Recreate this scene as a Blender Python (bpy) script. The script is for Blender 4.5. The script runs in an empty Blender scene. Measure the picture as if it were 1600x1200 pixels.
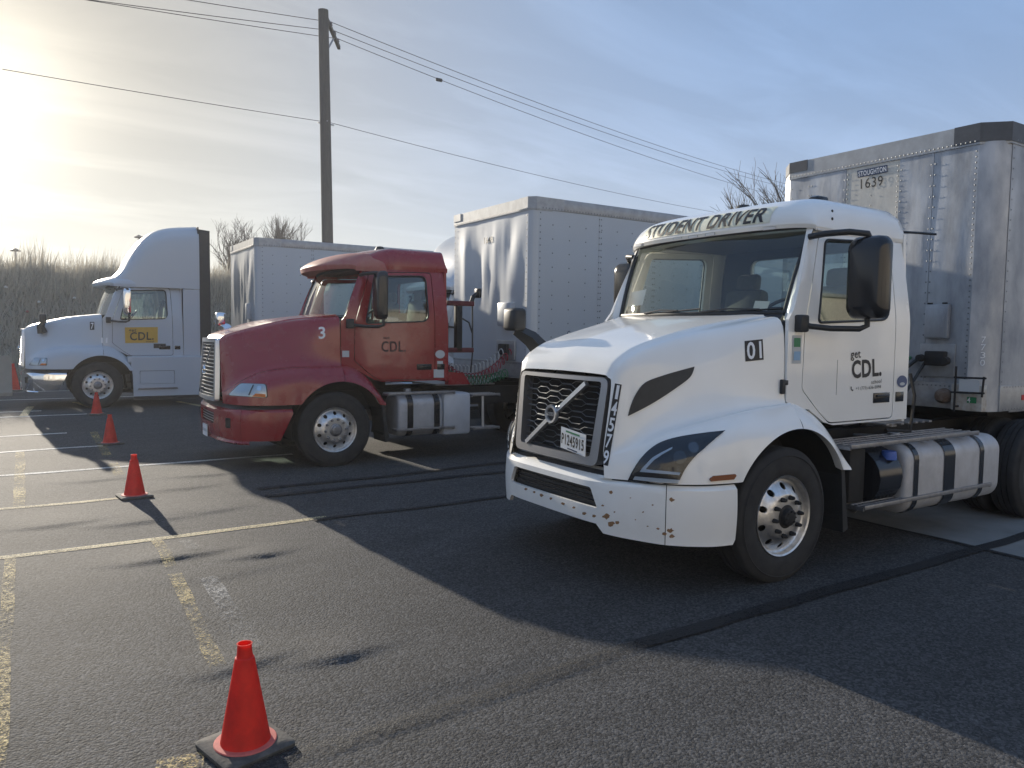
import bpy, bmesh, math, random
import numpy as np
from mathutils import Vector, Matrix
from mathutils.bvhtree import BVHTree
from mathutils.geometry import tessellate_polygon
from mathutils import noise as mnoise
random.seed(7)
SC = bpy.context.scene
COL = SC.collection
PI = math.pi

# ------------------------------------------------------------------ camera
FOC, PITCH, YAW, ROLL, EYE = 1186.15, 0.06583, 0.57304, 0.013835, 1.8108
Fv = Vector((math.sin(YAW)*math.cos(PITCH), math.cos(YAW)*math.cos(PITCH), -math.sin(PITCH)))
Rv = Vector((math.cos(YAW), -math.sin(YAW), 0)); Uv = Rv.cross(Fv)
Rc = Rv*math.cos(ROLL) + Uv*math.sin(ROLL); Uc = Uv*math.cos(ROLL) - Rv*math.sin(ROLL)
cd = bpy.data.cameras.new('camera'); cam = bpy.data.objects.new('camera', cd); COL.objects.link(cam)
cd.sensor_width = 36; cd.lens = FOC/1600*36; cd.clip_end = 3000; cd.clip_start = .05
M = Matrix(((Rc.x, Uc.x, -Fv.x, 0), (Rc.y, Uc.y, -Fv.y, 0), (Rc.z, Uc.z, -Fv.z, EYE), (0, 0, 0, 1)))
cam.matrix_world = M
SC.camera = cam
CAMP = Vector((0, 0, EYE))
def ray(u, v):
    return (Fv*FOC + Rc*(u-800) + Uc*(600-v)).normalized()
def at(u, v, ax, val):
    d = ray(u, v); i = 'xyz'.index(ax); t = (val-CAMP[i])/d[i]
    return CAMP + d*t

# ------------------------------------------------------------------ sky, sun, exposure
SUN_AZ, SUN_EL = math.radians(3.6), math.radians(14.2)      # azimuth from +Y towards -X
SUND = Vector((-math.sin(SUN_AZ)*math.cos(SUN_EL), math.cos(SUN_AZ)*math.cos(SUN_EL), math.sin(SUN_EL)))
W = bpy.data.worlds.new('World'); SC.world = W; W.use_nodes = True
nt = W.node_tree; nt.nodes.clear()
def N(t, ty, **kw):
    n = t.nodes.new(ty)
    for k, v in kw.items(): setattr(n, k, v)
    return n
def mathn(t, op, a, b=None, clamp=False):
    n = N(t, 'ShaderNodeMath', operation=op, use_clamp=clamp)
    for i, q in enumerate((a, b)):
        if q is None: continue
        if isinstance(q, (int, float)): n.inputs[i].default_value = q
        else: t.links.new(q, n.inputs[i])
    return n.outputs[0]
def build_world():
    L = nt.links.new
    out = N(nt, 'ShaderNodeOutputWorld'); bg = N(nt, 'ShaderNodeBackground')
    sky = N(nt, 'ShaderNodeTexSky', sky_type='NISHITA'); sky.sun_disc = False
    sky.sun_elevation = SUN_EL; sky.sun_rotation = -SUN_AZ
    sky.altitude = 200; sky.air_density = 1.0; sky.dust_density = .1; sky.ozone_density = 1.6
    tc = N(nt, 'ShaderNodeTexCoord'); sep = N(nt, 'ShaderNodeSeparateXYZ'); L(tc.outputs['Generated'], sep.inputs[0])
    zc = mathn(nt, 'MAXIMUM', sep.outputs[2], 0.0); den = mathn(nt, 'ADD', zc, 0.16)
    px = mathn(nt, 'DIVIDE', sep.outputs[0], den); py = mathn(nt, 'DIVIDE', sep.outputs[1], den)
    cmb = N(nt, 'ShaderNodeCombineXYZ'); L(px, cmb.inputs[0]); L(py, cmb.inputs[1])
    mp = N(nt, 'ShaderNodeMapping'); L(cmb.outputs[0], mp.inputs[0])
    mp.inputs['Rotation'].default_value = (0, 0, math.radians(28)); mp.inputs['Scale'].default_value = (.55, 1.5, 1)
    n1 = N(nt, 'ShaderNodeTexNoise'); L(mp.outputs[0], n1.inputs['Vector'])
    n1.inputs['Scale'].default_value = 1.9; n1.inputs['Detail'].default_value = 9; n1.inputs['Roughness'].default_value = .58; n1.inputs['Distortion'].default_value = .55
    r1 = N(nt, 'ShaderNodeValToRGB'); L(n1.outputs[0], r1.inputs[0])
    r1.color_ramp.elements[0].position = .44; r1.color_ramp.elements[1].position = .78
    n2 = N(nt, 'ShaderNodeTexNoise'); L(cmb.outputs[0], n2.inputs['Vector'])
    n2.inputs['Scale'].default_value = .5; n2.inputs['Detail'].default_value = 3
    r2 = N(nt, 'ShaderNodeValToRGB'); L(n2.outputs[0], r2.inputs[0])
    r2.color_ramp.elements[0].position = .33; r2.color_ramp.elements[1].position = .66
    cov = mathn(nt, 'MULTIPLY', r1.outputs[0], mathn(nt, 'ADD', mathn(nt, 'MULTIPLY', r2.outputs[0], .75), .25))
    # thin ice cloud scatters strongly towards the sun
    dot = N(nt, 'ShaderNodeVectorMath', operation='DOT_PRODUCT'); L(tc.outputs['Generated'], dot.inputs[0]); dot.inputs[1].default_value = SUND
    dp = mathn(nt, 'MAXIMUM', dot.outputs['Value'], 0.0)
    ph1 = mathn(nt, 'MULTIPLY', mathn(nt, 'POWER', dp, 3.0), .10)
    ph2 = mathn(nt, 'MULTIPLY', mathn(nt, 'POWER', dp, 40.0), .0)
    ph3 = mathn(nt, 'MULTIPLY', mathn(nt, 'POWER', dp, 160.0), 1.3)
    ph = mathn(nt, 'ADD', mathn(nt, 'ADD', ph1, ph2), mathn(nt, 'ADD', ph3, .85))
    low = mathn(nt, 'ADD', mathn(nt, 'MULTIPLY', cov, .22), .52)
    slant = mathn(nt, 'POWER', mathn(nt, 'SUBTRACT', 1.0, zc), 5.0)          # the veil is thicker where it is seen at a slant
    amt = mathn(nt, 'MULTIPLY', mathn(nt, 'MULTIPLY', low, ph), mathn(nt, 'ADD', mathn(nt, 'MULTIPLY', slant, .8), 1.0))
    ccol = N(nt, 'ShaderNodeMix', data_type='RGBA'); ccol.inputs[6].default_value = (.50, .82, 1.42, 1); ccol.inputs[7].default_value = (1.08, .96, .74, 1)
    L(mathn(nt, 'POWER', dp, 6.5), ccol.inputs[0])
    c2 = N(nt, 'ShaderNodeMix', data_type='RGBA'); L(ccol.outputs[2], c2.inputs[6]); c2.inputs[7].default_value = (1.0, .97, .88, 1); L(mathn(nt, 'MULTIPLY', slant, 1.0, True), c2.inputs[0])
    cl = N(nt, 'ShaderNodeVectorMath', operation='SCALE'); L(c2.outputs[2], cl.inputs[0])
    L(mathn(nt, 'MULTIPLY', amt, CLOUD), cl.inputs['Scale'])
    add = N(nt, 'ShaderNodeVectorMath', operation='ADD'); sk = N(nt, 'ShaderNodeVectorMath', operation='SCALE'); L(sky.outputs[0], sk.inputs[0]); sk.inputs['Scale'].default_value = .2; L(sk.outputs[0], add.inputs[0]); L(cl.outputs[0], add.inputs[1])
    L(add.outputs[0], bg.inputs[0]); bg.inputs[1].default_value = SKY_STR; L(bg.outputs[0], out.inputs[0])
CLOUD, SKY_STR = 12.6, .05
build_world()
sl = bpy.data.lights.new('sun', 'SUN'); so = bpy.data.objects.new('sun', sl); COL.objects.link(so)
sl.energy = 4.8; sl.angle = math.radians(.55); sl.color = (1, .90, .75)
so.rotation_euler = (-SUND).to_track_quat('-Z', 'Y').to_euler(); so.location = (0, 0, 30)
SC.view_settings.view_transform = 'Standard'; SC.view_settings.look = 'None'; SC.view_settings.gamma = 1
SC.view_settings.exposure = 0.5
SC.render.engine = 'CYCLES'

# ------------------------------------------------------------------ materials
MATS = {}
def mat(name, col, rough=.5, metal=0., var=0., vscale=8., vcol=None, bump=0., bscale=60., coat=0., spec=.5, stretch=None, trans=0., rvar=0.):
    if name in MATS: return MATS[name]
    m = bpy.data.materials.new(name); m.use_nodes = True; t = m.node_tree; L = t.links.new
    b = t.nodes['Principled BSDF']; b.inputs['Base Color'].default_value = (*col, 1); b.inputs['Roughness'].default_value = rough
    b.inputs['Metallic'].default_value = metal; b.inputs['Coat Weight'].default_value = coat; b.inputs['Coat Roughness'].default_value = .06; b.inputs['Specular IOR Level'].default_value = spec
    tc = N(t, 'ShaderNodeTexCoord'); vec = tc.outputs['Object']
    if stretch:
        mp = N(t, 'ShaderNodeMapping'); mp.inputs['Scale'].default_value = stretch; L(vec, mp.inputs[0]); vec2 = mp.outputs[0]
    else: vec2 = vec
    if var:
        n = N(t, 'ShaderNodeTexNoise'); L(vec2, n.inputs[0]); n.inputs['Scale'].default_value = vscale; n.inputs['Detail'].default_value = 7; n.inputs['Roughness'].default_value = .62
        r = N(t, 'ShaderNodeValToRGB'); L(n.outputs[0], r.inputs[0]); r.color_ramp.elements[0].position = .35; r.color_ramp.elements[1].position = .72
        x = N(t, 'ShaderNodeMix', data_type='RGBA'); x.inputs[6].default_value = (*col, 1)
        x.inputs[7].default_value = (*(vcol or tuple(c*.5 for c in col)), 1)
        L(mathn(t, 'MULTIPLY', r.outputs[0], var), x.inputs[0]); L(x.outputs[2], b.inputs['Base Color'])
        if rvar:
            L(mathn(t, 'ADD', mathn(t, 'MULTIPLY', r.outputs[0], rvar), rough), b.inputs['Roughness'])
    if bump:
        n = N(t, 'ShaderNodeTexNoise'); L(vec2, n.inputs[0]); n.inputs['Scale'].default_value = bscale; n.inputs['Detail'].default_value = 4
        bp = N(t, 'ShaderNodeBump'); bp.inputs['Strength'].default_value = 1; bp.inputs['Distance'].default_value = bump
        L(n.outputs[0], bp.inputs['Height']); L(bp.outputs[0], b.inputs['Normal'])
    if trans:
        tr = N(t, 'ShaderNodeBsdfTranslucent'); tr.inputs[0].default_value = (*col, 1); mx = N(t, 'ShaderNodeMixShader'); mx.inputs[0].default_value = trans
        o = t.nodes['Material Output']; L(b.outputs[0], mx.inputs[1]); L(tr.outputs[0], mx.inputs[2]); L(mx.outputs[0], o.inputs[0])
    MATS[name] = m; return m
def glassmat(name, tint, base=.04, rough=.01, gl=1.):
    m = bpy.data.materials.new(name); m.use_nodes = True; t = m.node_tree; t.nodes.clear(); L = t.links.new
    o = N(t, 'ShaderNodeOutputMaterial'); tr = N(t, 'ShaderNodeBsdfTransparent'); tr.inputs[0].default_value = (*tint, 1)
    g = N(t, 'ShaderNodeBsdfGlossy'); g.inputs['Roughness'].default_value = rough; g.inputs[0].default_value = (gl, gl, gl, 1)
    lw = N(t, 'ShaderNodeLayerWeight'); lw.inputs[0].default_value = .5; sch = mathn(t, 'ADD', mathn(t, 'MULTIPLY', mathn(t, 'POWER', lw.outputs['Facing'], 5.0), .9), .045)
    mx = N(t, 'ShaderNodeMixShader'); L(mathn(t, 'ADD', sch, base, True), mx.inputs[0]); L(tr.outputs[0], mx.inputs[1]); L(g.outputs[0], mx.inputs[2]); L(mx.outputs[0], o.inputs[0])
    MATS[name] = m; return m
white = mat('white_paint', (.88, .86, .81), .17, var=.3, vscale=2, vcol=(.72, .69, .62), coat=.6, rvar=.12)
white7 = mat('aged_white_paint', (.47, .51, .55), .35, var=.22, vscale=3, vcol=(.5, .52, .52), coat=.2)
red = mat('red_paint', (.26, .006, .013), .2, var=.12, vscale=3, vcol=(.19, .02, .024), coat=.5, rvar=.15)
redfade = mat('faded_red_paint', (.36, .10, .085), .6, var=.5, vscale=6, vcol=(.45, .26, .2), bump=.0008, bscale=60)
bumperw = mat('chipped_white_bumper', (.80, .79, .75), .4, var=.2, vscale=5, vcol=(.55, .5, .42), coat=.2, bump=.001, bscale=9)
plastic = mat('black_plastic', (.016, .018, .02), .5, var=.4, vscale=14, vcol=(.04, .042, .045))
gloss = mat('gloss_black_plastic', (.012, .013, .016), .2)
rubber = mat('tyre_rubber', (.018, .018, .019), .82, var=.6, vscale=10, vcol=(.045, .043, .04), bump=.001, bscale=120)
alu = mat('wheel_aluminium', (.72, .71, .69), .33, 1., var=.5, vscale=22, vcol=(.38, .35, .32), rvar=.25)
steel = mat('grey_steel', (.33, .33, .34), .5, .85, var=.5, vscale=18, vcol=(.12, .11, .1))
tankm = mat('tank_aluminium', (.52, .52, .53), .55, .6, var=.5, vscale=6, vcol=(.36, .34, .32), rvar=.2)
chrome = mat('chrome', (.8, .81, .82), .09, 1., var=.15, vscale=9)
silver = mat('satin_silver', (.66, .67, .68), .3, .8, var=.15, vscale=12)
dark = mat('dark_chassis', (.012, .012, .013), .75, var=.5, vscale=12, vcol=(.03, .028, .025))
interior = mat('cab_interior', (.06, .062, .062), .8, var=.4, vscale=9)
seatm = mat('seat_cloth', (.13, .125, .105), .9, var=.35, vscale=30)
liner = mat('cab_liner', (.11, .115, .11), .85)
amber = mat('amber_lens', (.55, .12, .01), .2)
amberd = mat('side_marker_lens', (.20, .05, .012), .25)
redlens = mat('red_reflector', (.5, .015, .02), .3)
lensm = glassmat('headlight_glass', (.80, .84, .86), -.01)
smoke = glassmat('smoked_headlight_glass', (.72, .76, .80), -.01)
glass = glassmat('cab_glass', (.86, .92, .89), .02)
mirrorm = mat('mirror_glass', (.9, .9, .9), .02, 1.)
rust = mat('rust', (.32, .18, .085), .85, var=.9, vscale=90, vcol=(.13, .065, .03))
inkm = mat('black_vinyl', (.012, .012, .014), .45)
inkfade = mat('faded_black_vinyl', (.045, .010, .014), .5)
inkw = mat('white_vinyl', (.78, .79, .8), .4)
navy = mat('navy_vinyl', (.02, .045, .11), .4)
yellowv = mat('yellow_magnet', (.62, .36, .045), .5, var=.2, vscale=10)
cream = mat('banner_vinyl', (.72, .70, .52), .5, var=.35, vscale=9, vcol=(.74, .74, .7))
bluev = mat('blue_vinyl', (.06, .09, .19), .45)
greenv = mat('green_vinyl', (.02, .20, .08), .45)
sky_v = mat('light_blue_vinyl', (.25, .42, .6), .45)
greyv = mat('grey_vinyl', (.5, .52, .52), .5)
t1m = mat('dull_trailer_aluminium', (.46, .48, .51), .5, .75, var=.6, vscale=2.6, vcol=(.20, .21, .23), stretch=(1, 1.6, .55), rvar=.3, bump=.004, bscale=3)
t1panel = mat('clean_aluminium_panel', (.66, .63, .56), .55, .15, var=.45, vscale=9, vcol=(.36, .34, .31), stretch=(1, 1.5, .5))
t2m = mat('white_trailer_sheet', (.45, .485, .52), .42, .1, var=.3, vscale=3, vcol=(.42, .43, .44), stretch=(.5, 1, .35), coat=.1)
railm = mat('trailer_rail', (.40, .41, .42), .5, .6, var=.5, vscale=8, vcol=(.2, .2, .2))
darkrail = mat('dark_corner_cap', (.09, .095, .105), .5, .4, var=.5, vscale=12)
rivm = mat('rivet', (.20, .21, .22), .5, .6)
woodm = mat('weathered_pole_wood', (.115, .105, .095), .9, var=.6, vscale=10, vcol=(.055, .05, .046), stretch=(5, 5, .4), bump=.006, bscale=20)
wirem = mat('wire', (.03, .03, .032), .6)
conem = mat('orange_cone_vinyl', (.90, .045, .025), .5, var=.85, vscale=11, vcol=(.40, .022, .016), stretch=(1, 1, .8), trans=.42)
coneb = mat('cone_base_rubber', (.045, .044, .042), .85, var=.7, vscale=22, vcol=(.15, .14, .12), bump=.002, bscale=60)
coner = mat('faded_cone_rim', (.62, .14, .11), .7, var=.5, vscale=30)
concm = mat('barrier_concrete', (.24, .23, .21), .9, var=.6, vscale=7, vcol=(.2, .19, .17), bump=.006, bscale=40)
reedm = mat('dry_reed', (.46, .42, .34), .9, var=.7, vscale=.6, vcol=(.30, .28, .235), trans=.4)
brushm = mat('dry_brush', (.36, .345, .295), .95, var=.7, vscale=.8, vcol=(.22, .22, .18), trans=.3)
bankm = mat('bank_earth', (.20, .185, .15), .95, var=.7, vscale=1.4, vcol=(.12, .115, .09), bump=.08, bscale=3)
barkm = mat('bare_twig', (.10, .085, .075), .9)
greenh = mat('green_hose', (.03, .16, .07), .5)
redh = mat('red_hose', (.33, .03, .05), .5)
bluecap = mat('blue_cap', (.05, .12, .42), .4)
sand = mat('litter', (.6, .6, .58), .8)

# ------------------------------------------------------------------ mesh helpers
def tag(o, label=None, cat=None, group=None, kind=None):
    if label: o['label'] = label
    if cat: o['category'] = cat
    if group: o['group'] = group
    if kind: o['kind'] = kind
    return o
def empty(name, loc, label=None, cat=None, group=None):
    o = bpy.data.objects.new(name, None); COL.objects.link(o); o.location = loc; o.empty_display_size = .2
    return tag(o, label, cat, group)
def pyobj(name, verts, faces, m, parent=None, smooth=None, world=False):
    me = bpy.data.meshes.new(name)
    if world and parent is not None:
        p = wloc(parent); verts = [(v[0]-p[0], v[1]-p[1], v[2]-p[2]) for v in verts]
    me.from_pydata([tuple(map(float, v)) for v in verts], [], [tuple(map(int, f)) for f in faces]); me.validate(); me.update()
    return meobj(name, me, m, parent, smooth)
def wloc(o):
    p = Vector((0, 0, 0))
    while o is not None: p = p + o.location; o = o.parent
    return p
def meobj(name, me, m, parent=None, smooth=None):
    for q in (m if isinstance(m, (list, tuple)) else [m]): me.materials.append(q)
    if smooth is not None:
        me.polygons.foreach_set('use_smooth', [True]*len(me.polygons))
        if smooth < 180: me.set_sharp_from_angle(angle=math.radians(smooth))
    o = bpy.data.objects.new(name, me); COL.objects.link(o)
    if parent is not None: o.parent = parent
    return o
class B:
    """collects shapes; build() links ONE mesh"""
    def __init__(s): s.v = []; s.f = []
    def add(s, v, f):
        k = len(s.v); s.v += [tuple(q) for q in v]; s.f += [tuple(i+k for i in q) for q in f]; return s
    def box(s, c, d, r=0., rz=0., M=None):
        bm = bmesh.new(); bmesh.ops.create_cube(bm, size=1)
        for v in bm.verts: v.co = Vector((v.co.x*d[0], v.co.y*d[1], v.co.z*d[2]))
        if r: bmesh.ops.bevel(bm, geom=bm.edges[:], offset=min(r, min(d)*.49), segments=2, affect='EDGES', profile=.5)
        T = Matrix.Translation(c) @ (M.to_4x4() if M else Matrix.Rotation(rz, 4, 'Z'))
        bm.verts.index_update()
        s.add([T @ v.co for v in bm.verts], [[v.index for v in f.verts] for f in bm.faces]); bm.free(); return s
    def tube(s, pts, r, n=8, cap=True):
        P = [Vector(p) for p in pts]; rr = r if isinstance(r, (list, tuple)) else [r]*len(P); k = len(s.v); up = None
        for i, p in enumerate(P):
            d = (P[min(i+1, len(P)-1)]-P[max(i-1, 0)]).normalized()
            if up is None or abs(up.dot(d)) > .98: up = Vector((0, 0, 1)) if abs(d.z) < .9 else Vector((1, 0, 0))
            a = d.cross(up).normalized(); b = a.cross(d).normalized(); up = b
            for j in range(n):
                t = 2*PI*j/n; s.v.append(tuple(p+(a*math.cos(t)+b*math.sin(t))*rr[i]))
        for i in range(len(P)-1):
            for j in range(n): s.f.append((k+i*n+j, k+i*n+(j+1) % n, k+(i+1)*n+(j+1) % n, k+(i+1)*n+j))
        if cap: s.f.append(tuple(k+j for j in range(n))[::-1]); s.f.append(tuple(k+(len(P)-1)*n+j for j in range(n)))
        return s
    def lathe(s, prof, c=(0, 0, 0), ax='y', n=32, close=False):
        k = len(s.v); c = Vector(c)
        for (r, h) in prof:
            for j in range(n):
                t = 2*PI*j/n; a, b = r*math.cos(t), r*math.sin(t)
                p = {'y': (a, h, b), 'z': (a, b, h), 'x': (h, a, b)}[ax]; s.v.append(tuple(c+Vector(p)))
        m = len(prof)
        for i in range(m if close else m-1):
            i2 = (i+1) % m
            for j in range(n): s.f.append((k+i*n+j, k+i*n+(j+1) % n, k+i2*n+(j+1) % n, k+i2*n+j))
        return s
    def grid(s, rows):
        k = len(s.v); nc = len(rows[0])
        for r in rows: s.v += [tuple(p) for p in r]
        for i in range(len(rows)-1):
            for j in range(nc-1): s.f.append((k+i*nc+j, k+i*nc+j+1, k+(i+1)*nc+j+1, k+(i+1)*nc+j))
        return s
    def prism(s, poly, y0, y1, ax='y'):
        k = len(s.v); n = len(poly)
        for y in (y0, y1):
            for a, b in poly: s.v.append({'y': (a, y, b), 'z': (a, b, y), 'x': (y, a, b)}[ax])
        s.f.append(tuple(range(k, k+n))); s.f.append(tuple(range(k+2*n-1, k+n-1, -1)))
        for i in range(n): s.f.append((k+i, k+n+i, k+n+(i+1) % n, k+(i+1) % n))
        return s
    def build(s, name, m, parent=None, smooth=35, fix=True):
        me = bpy.data.meshes.new(name); me.from_pydata(s.v, [], s.f); me.validate()
        if fix:
            bm = bmesh.new(); bm.from_mesh(me); bmesh.ops.recalc_face_normals(bm, faces=bm.faces); bm.to_mesh(me); bm.free()
        me.update(); return meobj(name, me, m, parent, smooth)
def mirror_y(vs): return [(v[0], -v[1], v[2]) for v in vs]

def fill2d(outer, holes=(), du=None, dv=None):
    """triangulated 2D region cut along a grid -> verts, faces, boundary loops"""
    loops = [list(outer)]+[list(h) for h in holes]
    pts = [p for l in loops for p in l]
    tris = tessellate_polygon([[Vector((p[0], p[1], 0)) for p in l] for l in loops])
    bm = bmesh.new(); vs = [bm.verts.new((p[0], p[1], 0)) for p in pts]
    for t in tris:
        try: bm.faces.new([vs[i] for i in t])
        except ValueError: pass
    us = [p[0] for p in outer]; ws = [p[1] for p in outer]
    for step, lo, hi, nrm in ((du, min(us), max(us), (1, 0, 0)), (dv, min(ws), max(ws), (0, 1, 0))):
        if not step: continue
        n = max(1, int((hi-lo)/step))
        for i in range(1, n+1):
            c = lo+(hi-lo)*i/(n+1)
            bmesh.ops.bisect_plane(bm, geom=bm.verts[:]+bm.edges[:]+bm.faces[:], plane_co=Vector(nrm)*c, plane_no=nrm, dist=1e-5)
    bm.verts.index_update(); bm.normal_update()
    for f in bm.faces:
        if f.normal.z < 0: f.normal_flip()
    V = [(v.co.x, v.co.y) for v in bm.verts]; Fc = [[v.index for v in f.verts] for f in bm.faces]
    E = [(e.verts[0].index, e.verts[1].index) for e in bm.edges if len(e.link_faces) == 1]
    bm.free(); return V, Fc, E
def panel(outer, holes, mapf, thick, du=None, dv=None):
    """sheet with holes mapped to 3D; mapf(u, v, d) with d = depth inward"""
    V, Fc, E = fill2d(outer, holes, du, dv); n = len(V)
    v = [mapf(a, b, 0) for a, b in V]; f = [list(q) for q in Fc]
    if thick:
        v += [mapf(a, b, thick) for a, b in V]; f += [[i+n for i in q][::-1] for q in Fc]; f += [[a, b, b+n, a+n] for a, b in E]
    b = B(); b.v = v; b.f = [tuple(q) for q in f]; return b
def rrect(x0, y0, x1, y1, r, n=5):
    out = []
    for cx, cy, a in ((x1-r, y1-r, 0), (x0+r, y1-r, 90), (x0+r, y0+r, 180), (x1-r, y0+r, 270)):
        for i in range(n+1):
            t = math.radians(a+90*i/n); out.append((cx+r*math.cos(t), cy+r*math.sin(t)))
    return out
def rpoly(pts, r, n=4):
    out = []; m = len(pts)
    for i in range(m):
        p, a, b = Vector(pts[i]), Vector(pts[i-1]), Vector(pts[(i+1) % m])
        rr = r[i] if isinstance(r, (list, tuple)) else r
        if rr <= 0: out.append(tuple(p)); continue
        d1, d2 = (a-p), (b-p); q = min(rr, d1.length*.45, d2.length*.45); s, e = p+d1.normalized()*q, p+d2.normalized()*q
        for k in range(n+1):
            t = k/n; out.append(tuple(s*(1-t)**2+p*2*t*(1-t)+e*t*t))
    return out
def circ(cx, cy, r, n=16): return [(cx+r*math.cos(2*PI*i/n), cy+r*math.sin(2*PI*i/n)) for i in range(n)]
def pchip(xs, ys, q):
    xs, ys, q = np.array(xs, float), np.array(ys, float), np.array(q, float)
    h = np.diff(xs); d = np.diff(ys)/h; m = np.zeros(len(xs)); m[0], m[-1] = d[0], d[-1]
    for i in range(1, len(xs)-1):
        if d[i-1]*d[i] > 0:
            w1, w2 = 2*h[i]+h[i-1], h[i]+2*h[i-1]; m[i] = (w1+w2)/(w1/d[i-1]+w2/d[i])
    i = np.clip(np.searchsorted(xs, q)-1, 0, len(xs)-2); t = (q-xs[i])/h[i]
    return (2*t**3-3*t**2+1)*ys[i]+(t**3-2*t**2+t)*h[i]*m[i]+(-2*t**3+3*t**2)*ys[i+1]+(t**3-t**2)*h[i]*m[i+1]
def catmull(P, n):
    P = [np.array(p, float) for p in P]; out = []
    for i in range(len(P)-1):
        p0, p1, p2, p3 = P[max(i-1, 0)], P[i], P[i+1], P[min(i+2, len(P)-1)]
        for k in range(n):
            t = k/n; out.append(.5*((2*p1)+(p2-p0)*t+(2*p0-5*p1+4*p2-p3)*t*t+(3*p1-p0-3*p2+p3)*t**3))
    out.append(P[-1]); return out

# text meshes in the unit square
_tc = {}
def textmesh(s, bold=True, shear=0., fat=.018):
    key = (s, bold, shear, fat)
    if key in _tc: return _tc[key]
    c = bpy.data.curves.new('t', 'FONT'); c.body = s; c.resolution_u = 3; c.shear = shear; c.space_character = 1.08
    if bold: c.offset = fat
    o = bpy.data.objects.new('t', c); COL.objects.link(o); dg = bpy.context.evaluated_depsgraph_get(); dg.update()
    me = o.evaluated_get(dg).to_mesh(); V = [tuple(v.co)[:2] for v in me.vertices]; Fc = [tuple(p.vertices) for p in me.polygons]
    o.evaluated_get(dg).to_mesh_clear(); bpy.data.objects.remove(o); bpy.data.curves.remove(c)
    a = np.array(V); lo, hi = a.min(0), a.max(0)
    _tc[key] = ([tuple((p-lo)/(hi-lo)) for p in a], Fc); return _tc[key]
def subdiv(shape, nu, nv):
    bm = bmesh.new(); vs = [bm.verts.new((p[0], p[1], 0)) for p in shape[0]]
    for f in shape[1]:
        try: bm.faces.new([vs[i] for i in f])
        except ValueError: pass
    for n, nrm in ((nu, (1, 0, 0)), (nv, (0, 1, 0))):
        for i in range(1, n): bmesh.ops.bisect_plane(bm, geom=bm.verts[:]+bm.edges[:]+bm.faces[:], plane_co=Vector(nrm)*(i/n), plane_no=nrm, dist=1e-6)
    bm.verts.index_update(); out = ([(v.co.x, v.co.y) for v in bm.verts], [tuple(v.index for v in f.verts) for f in bm.faces]); bm.free(); return out
SQ = ([(0, 0), (1, 0), (1, 1), (0, 1)], [(0, 1, 2, 3)])
def sub(shape, x0, y0, x1, y1): return ([(x0+(x1-x0)*a, y0+(y1-y0)*b) for a, b in shape[0]], shape[1])
def gridsq(n, m):
    return ([(i/n, j/m) for j in range(m+1) for i in range(n+1)], [(j*(n+1)+i, j*(n+1)+i+1, (j+1)*(n+1)+i+1, (j+1)*(n+1)+i) for j in range(m) for i in range(n)])
def bilin(q, a, b):
    tl, tr, br, bl = [np.array(p, float) for p in q]
    return (bl*(1-a)+br*a)*(1-b)+(tl*(1-a)+tr*a)*b
class Surf:
    def __init__(s): s.v = []; s.f = []; s.t = None
    def add(s, o):
        p = wloc(o); sc = 1; k = len(s.v); s.v += [v.co+p for v in o.data.vertices]; s.f += [[i+k for i in q.vertices] for q in o.data.polygons]; return o
    def tree(s):
        if s.t is None: s.t = BVHTree.FromPolygons(s.v, s.f)
        return s.t
    def hit(s, u, v, off):
        d = ray(u, v); p, n, i, dist = s.tree().ray_cast(CAMP, d)
        if p is None:
            best = None
            for k in range(60):
                q, nn, ii, dd = s.tree().find_nearest(CAMP+d*(3+k*(5 if CAMP.x+d.x*8 > 2.5 and d.y < .85 else 20)/60*1.0))
                if q is not None and (best is None or dd < best[0]): best = (dd, q, nn)
            if best is None or best[0] > .25: return None
            p, n = best[1], best[2]
        if n.dot(d) > 0: n = -n
        return p+n*off
def decal(name, surf, quad, shape, m, parent, off=.004, thick=0.):
    vs = []
    last = None
    for a, b in shape[0]:
        p = surf.hit(*bilin(quad, a, b), off)
        if p is None: p = last
        if p is None: return None
        vs.append(p); last = p
    return pyobj(name, vs, shape[1], m, parent, world=True)
def patch(name, surf, outline, m, parent, off=.004, step=10, thick=0., smooth=None, both=True, tr=None):
    """raised panel that follows the body, outline given as seen; a mirrored twin goes on the other side"""
    V, Fc, E = fill2d(outline, (), step, step); n = len(V)
    def mk(o): return [surf.hit(a, b, o) for a, b in V]
    v = mk(off)
    if any(q is None for q in v): print('patch miss', name); return []
    f = list(Fc)
    if thick: v = v+mk(off-thick); f += [[a, b, b+n, a+n] for a, b in E]
    out = [pyobj(name, v, f, m, parent, smooth, world=True)]
    if both:
        c = wloc(tr or parent); w = [(q[0], 2*c.y-q[1], q[2]) for q in v]
        out.append(pyobj(name, w, [g[::-1] for g in f], m, parent, smooth, world=True))
    return out

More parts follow.
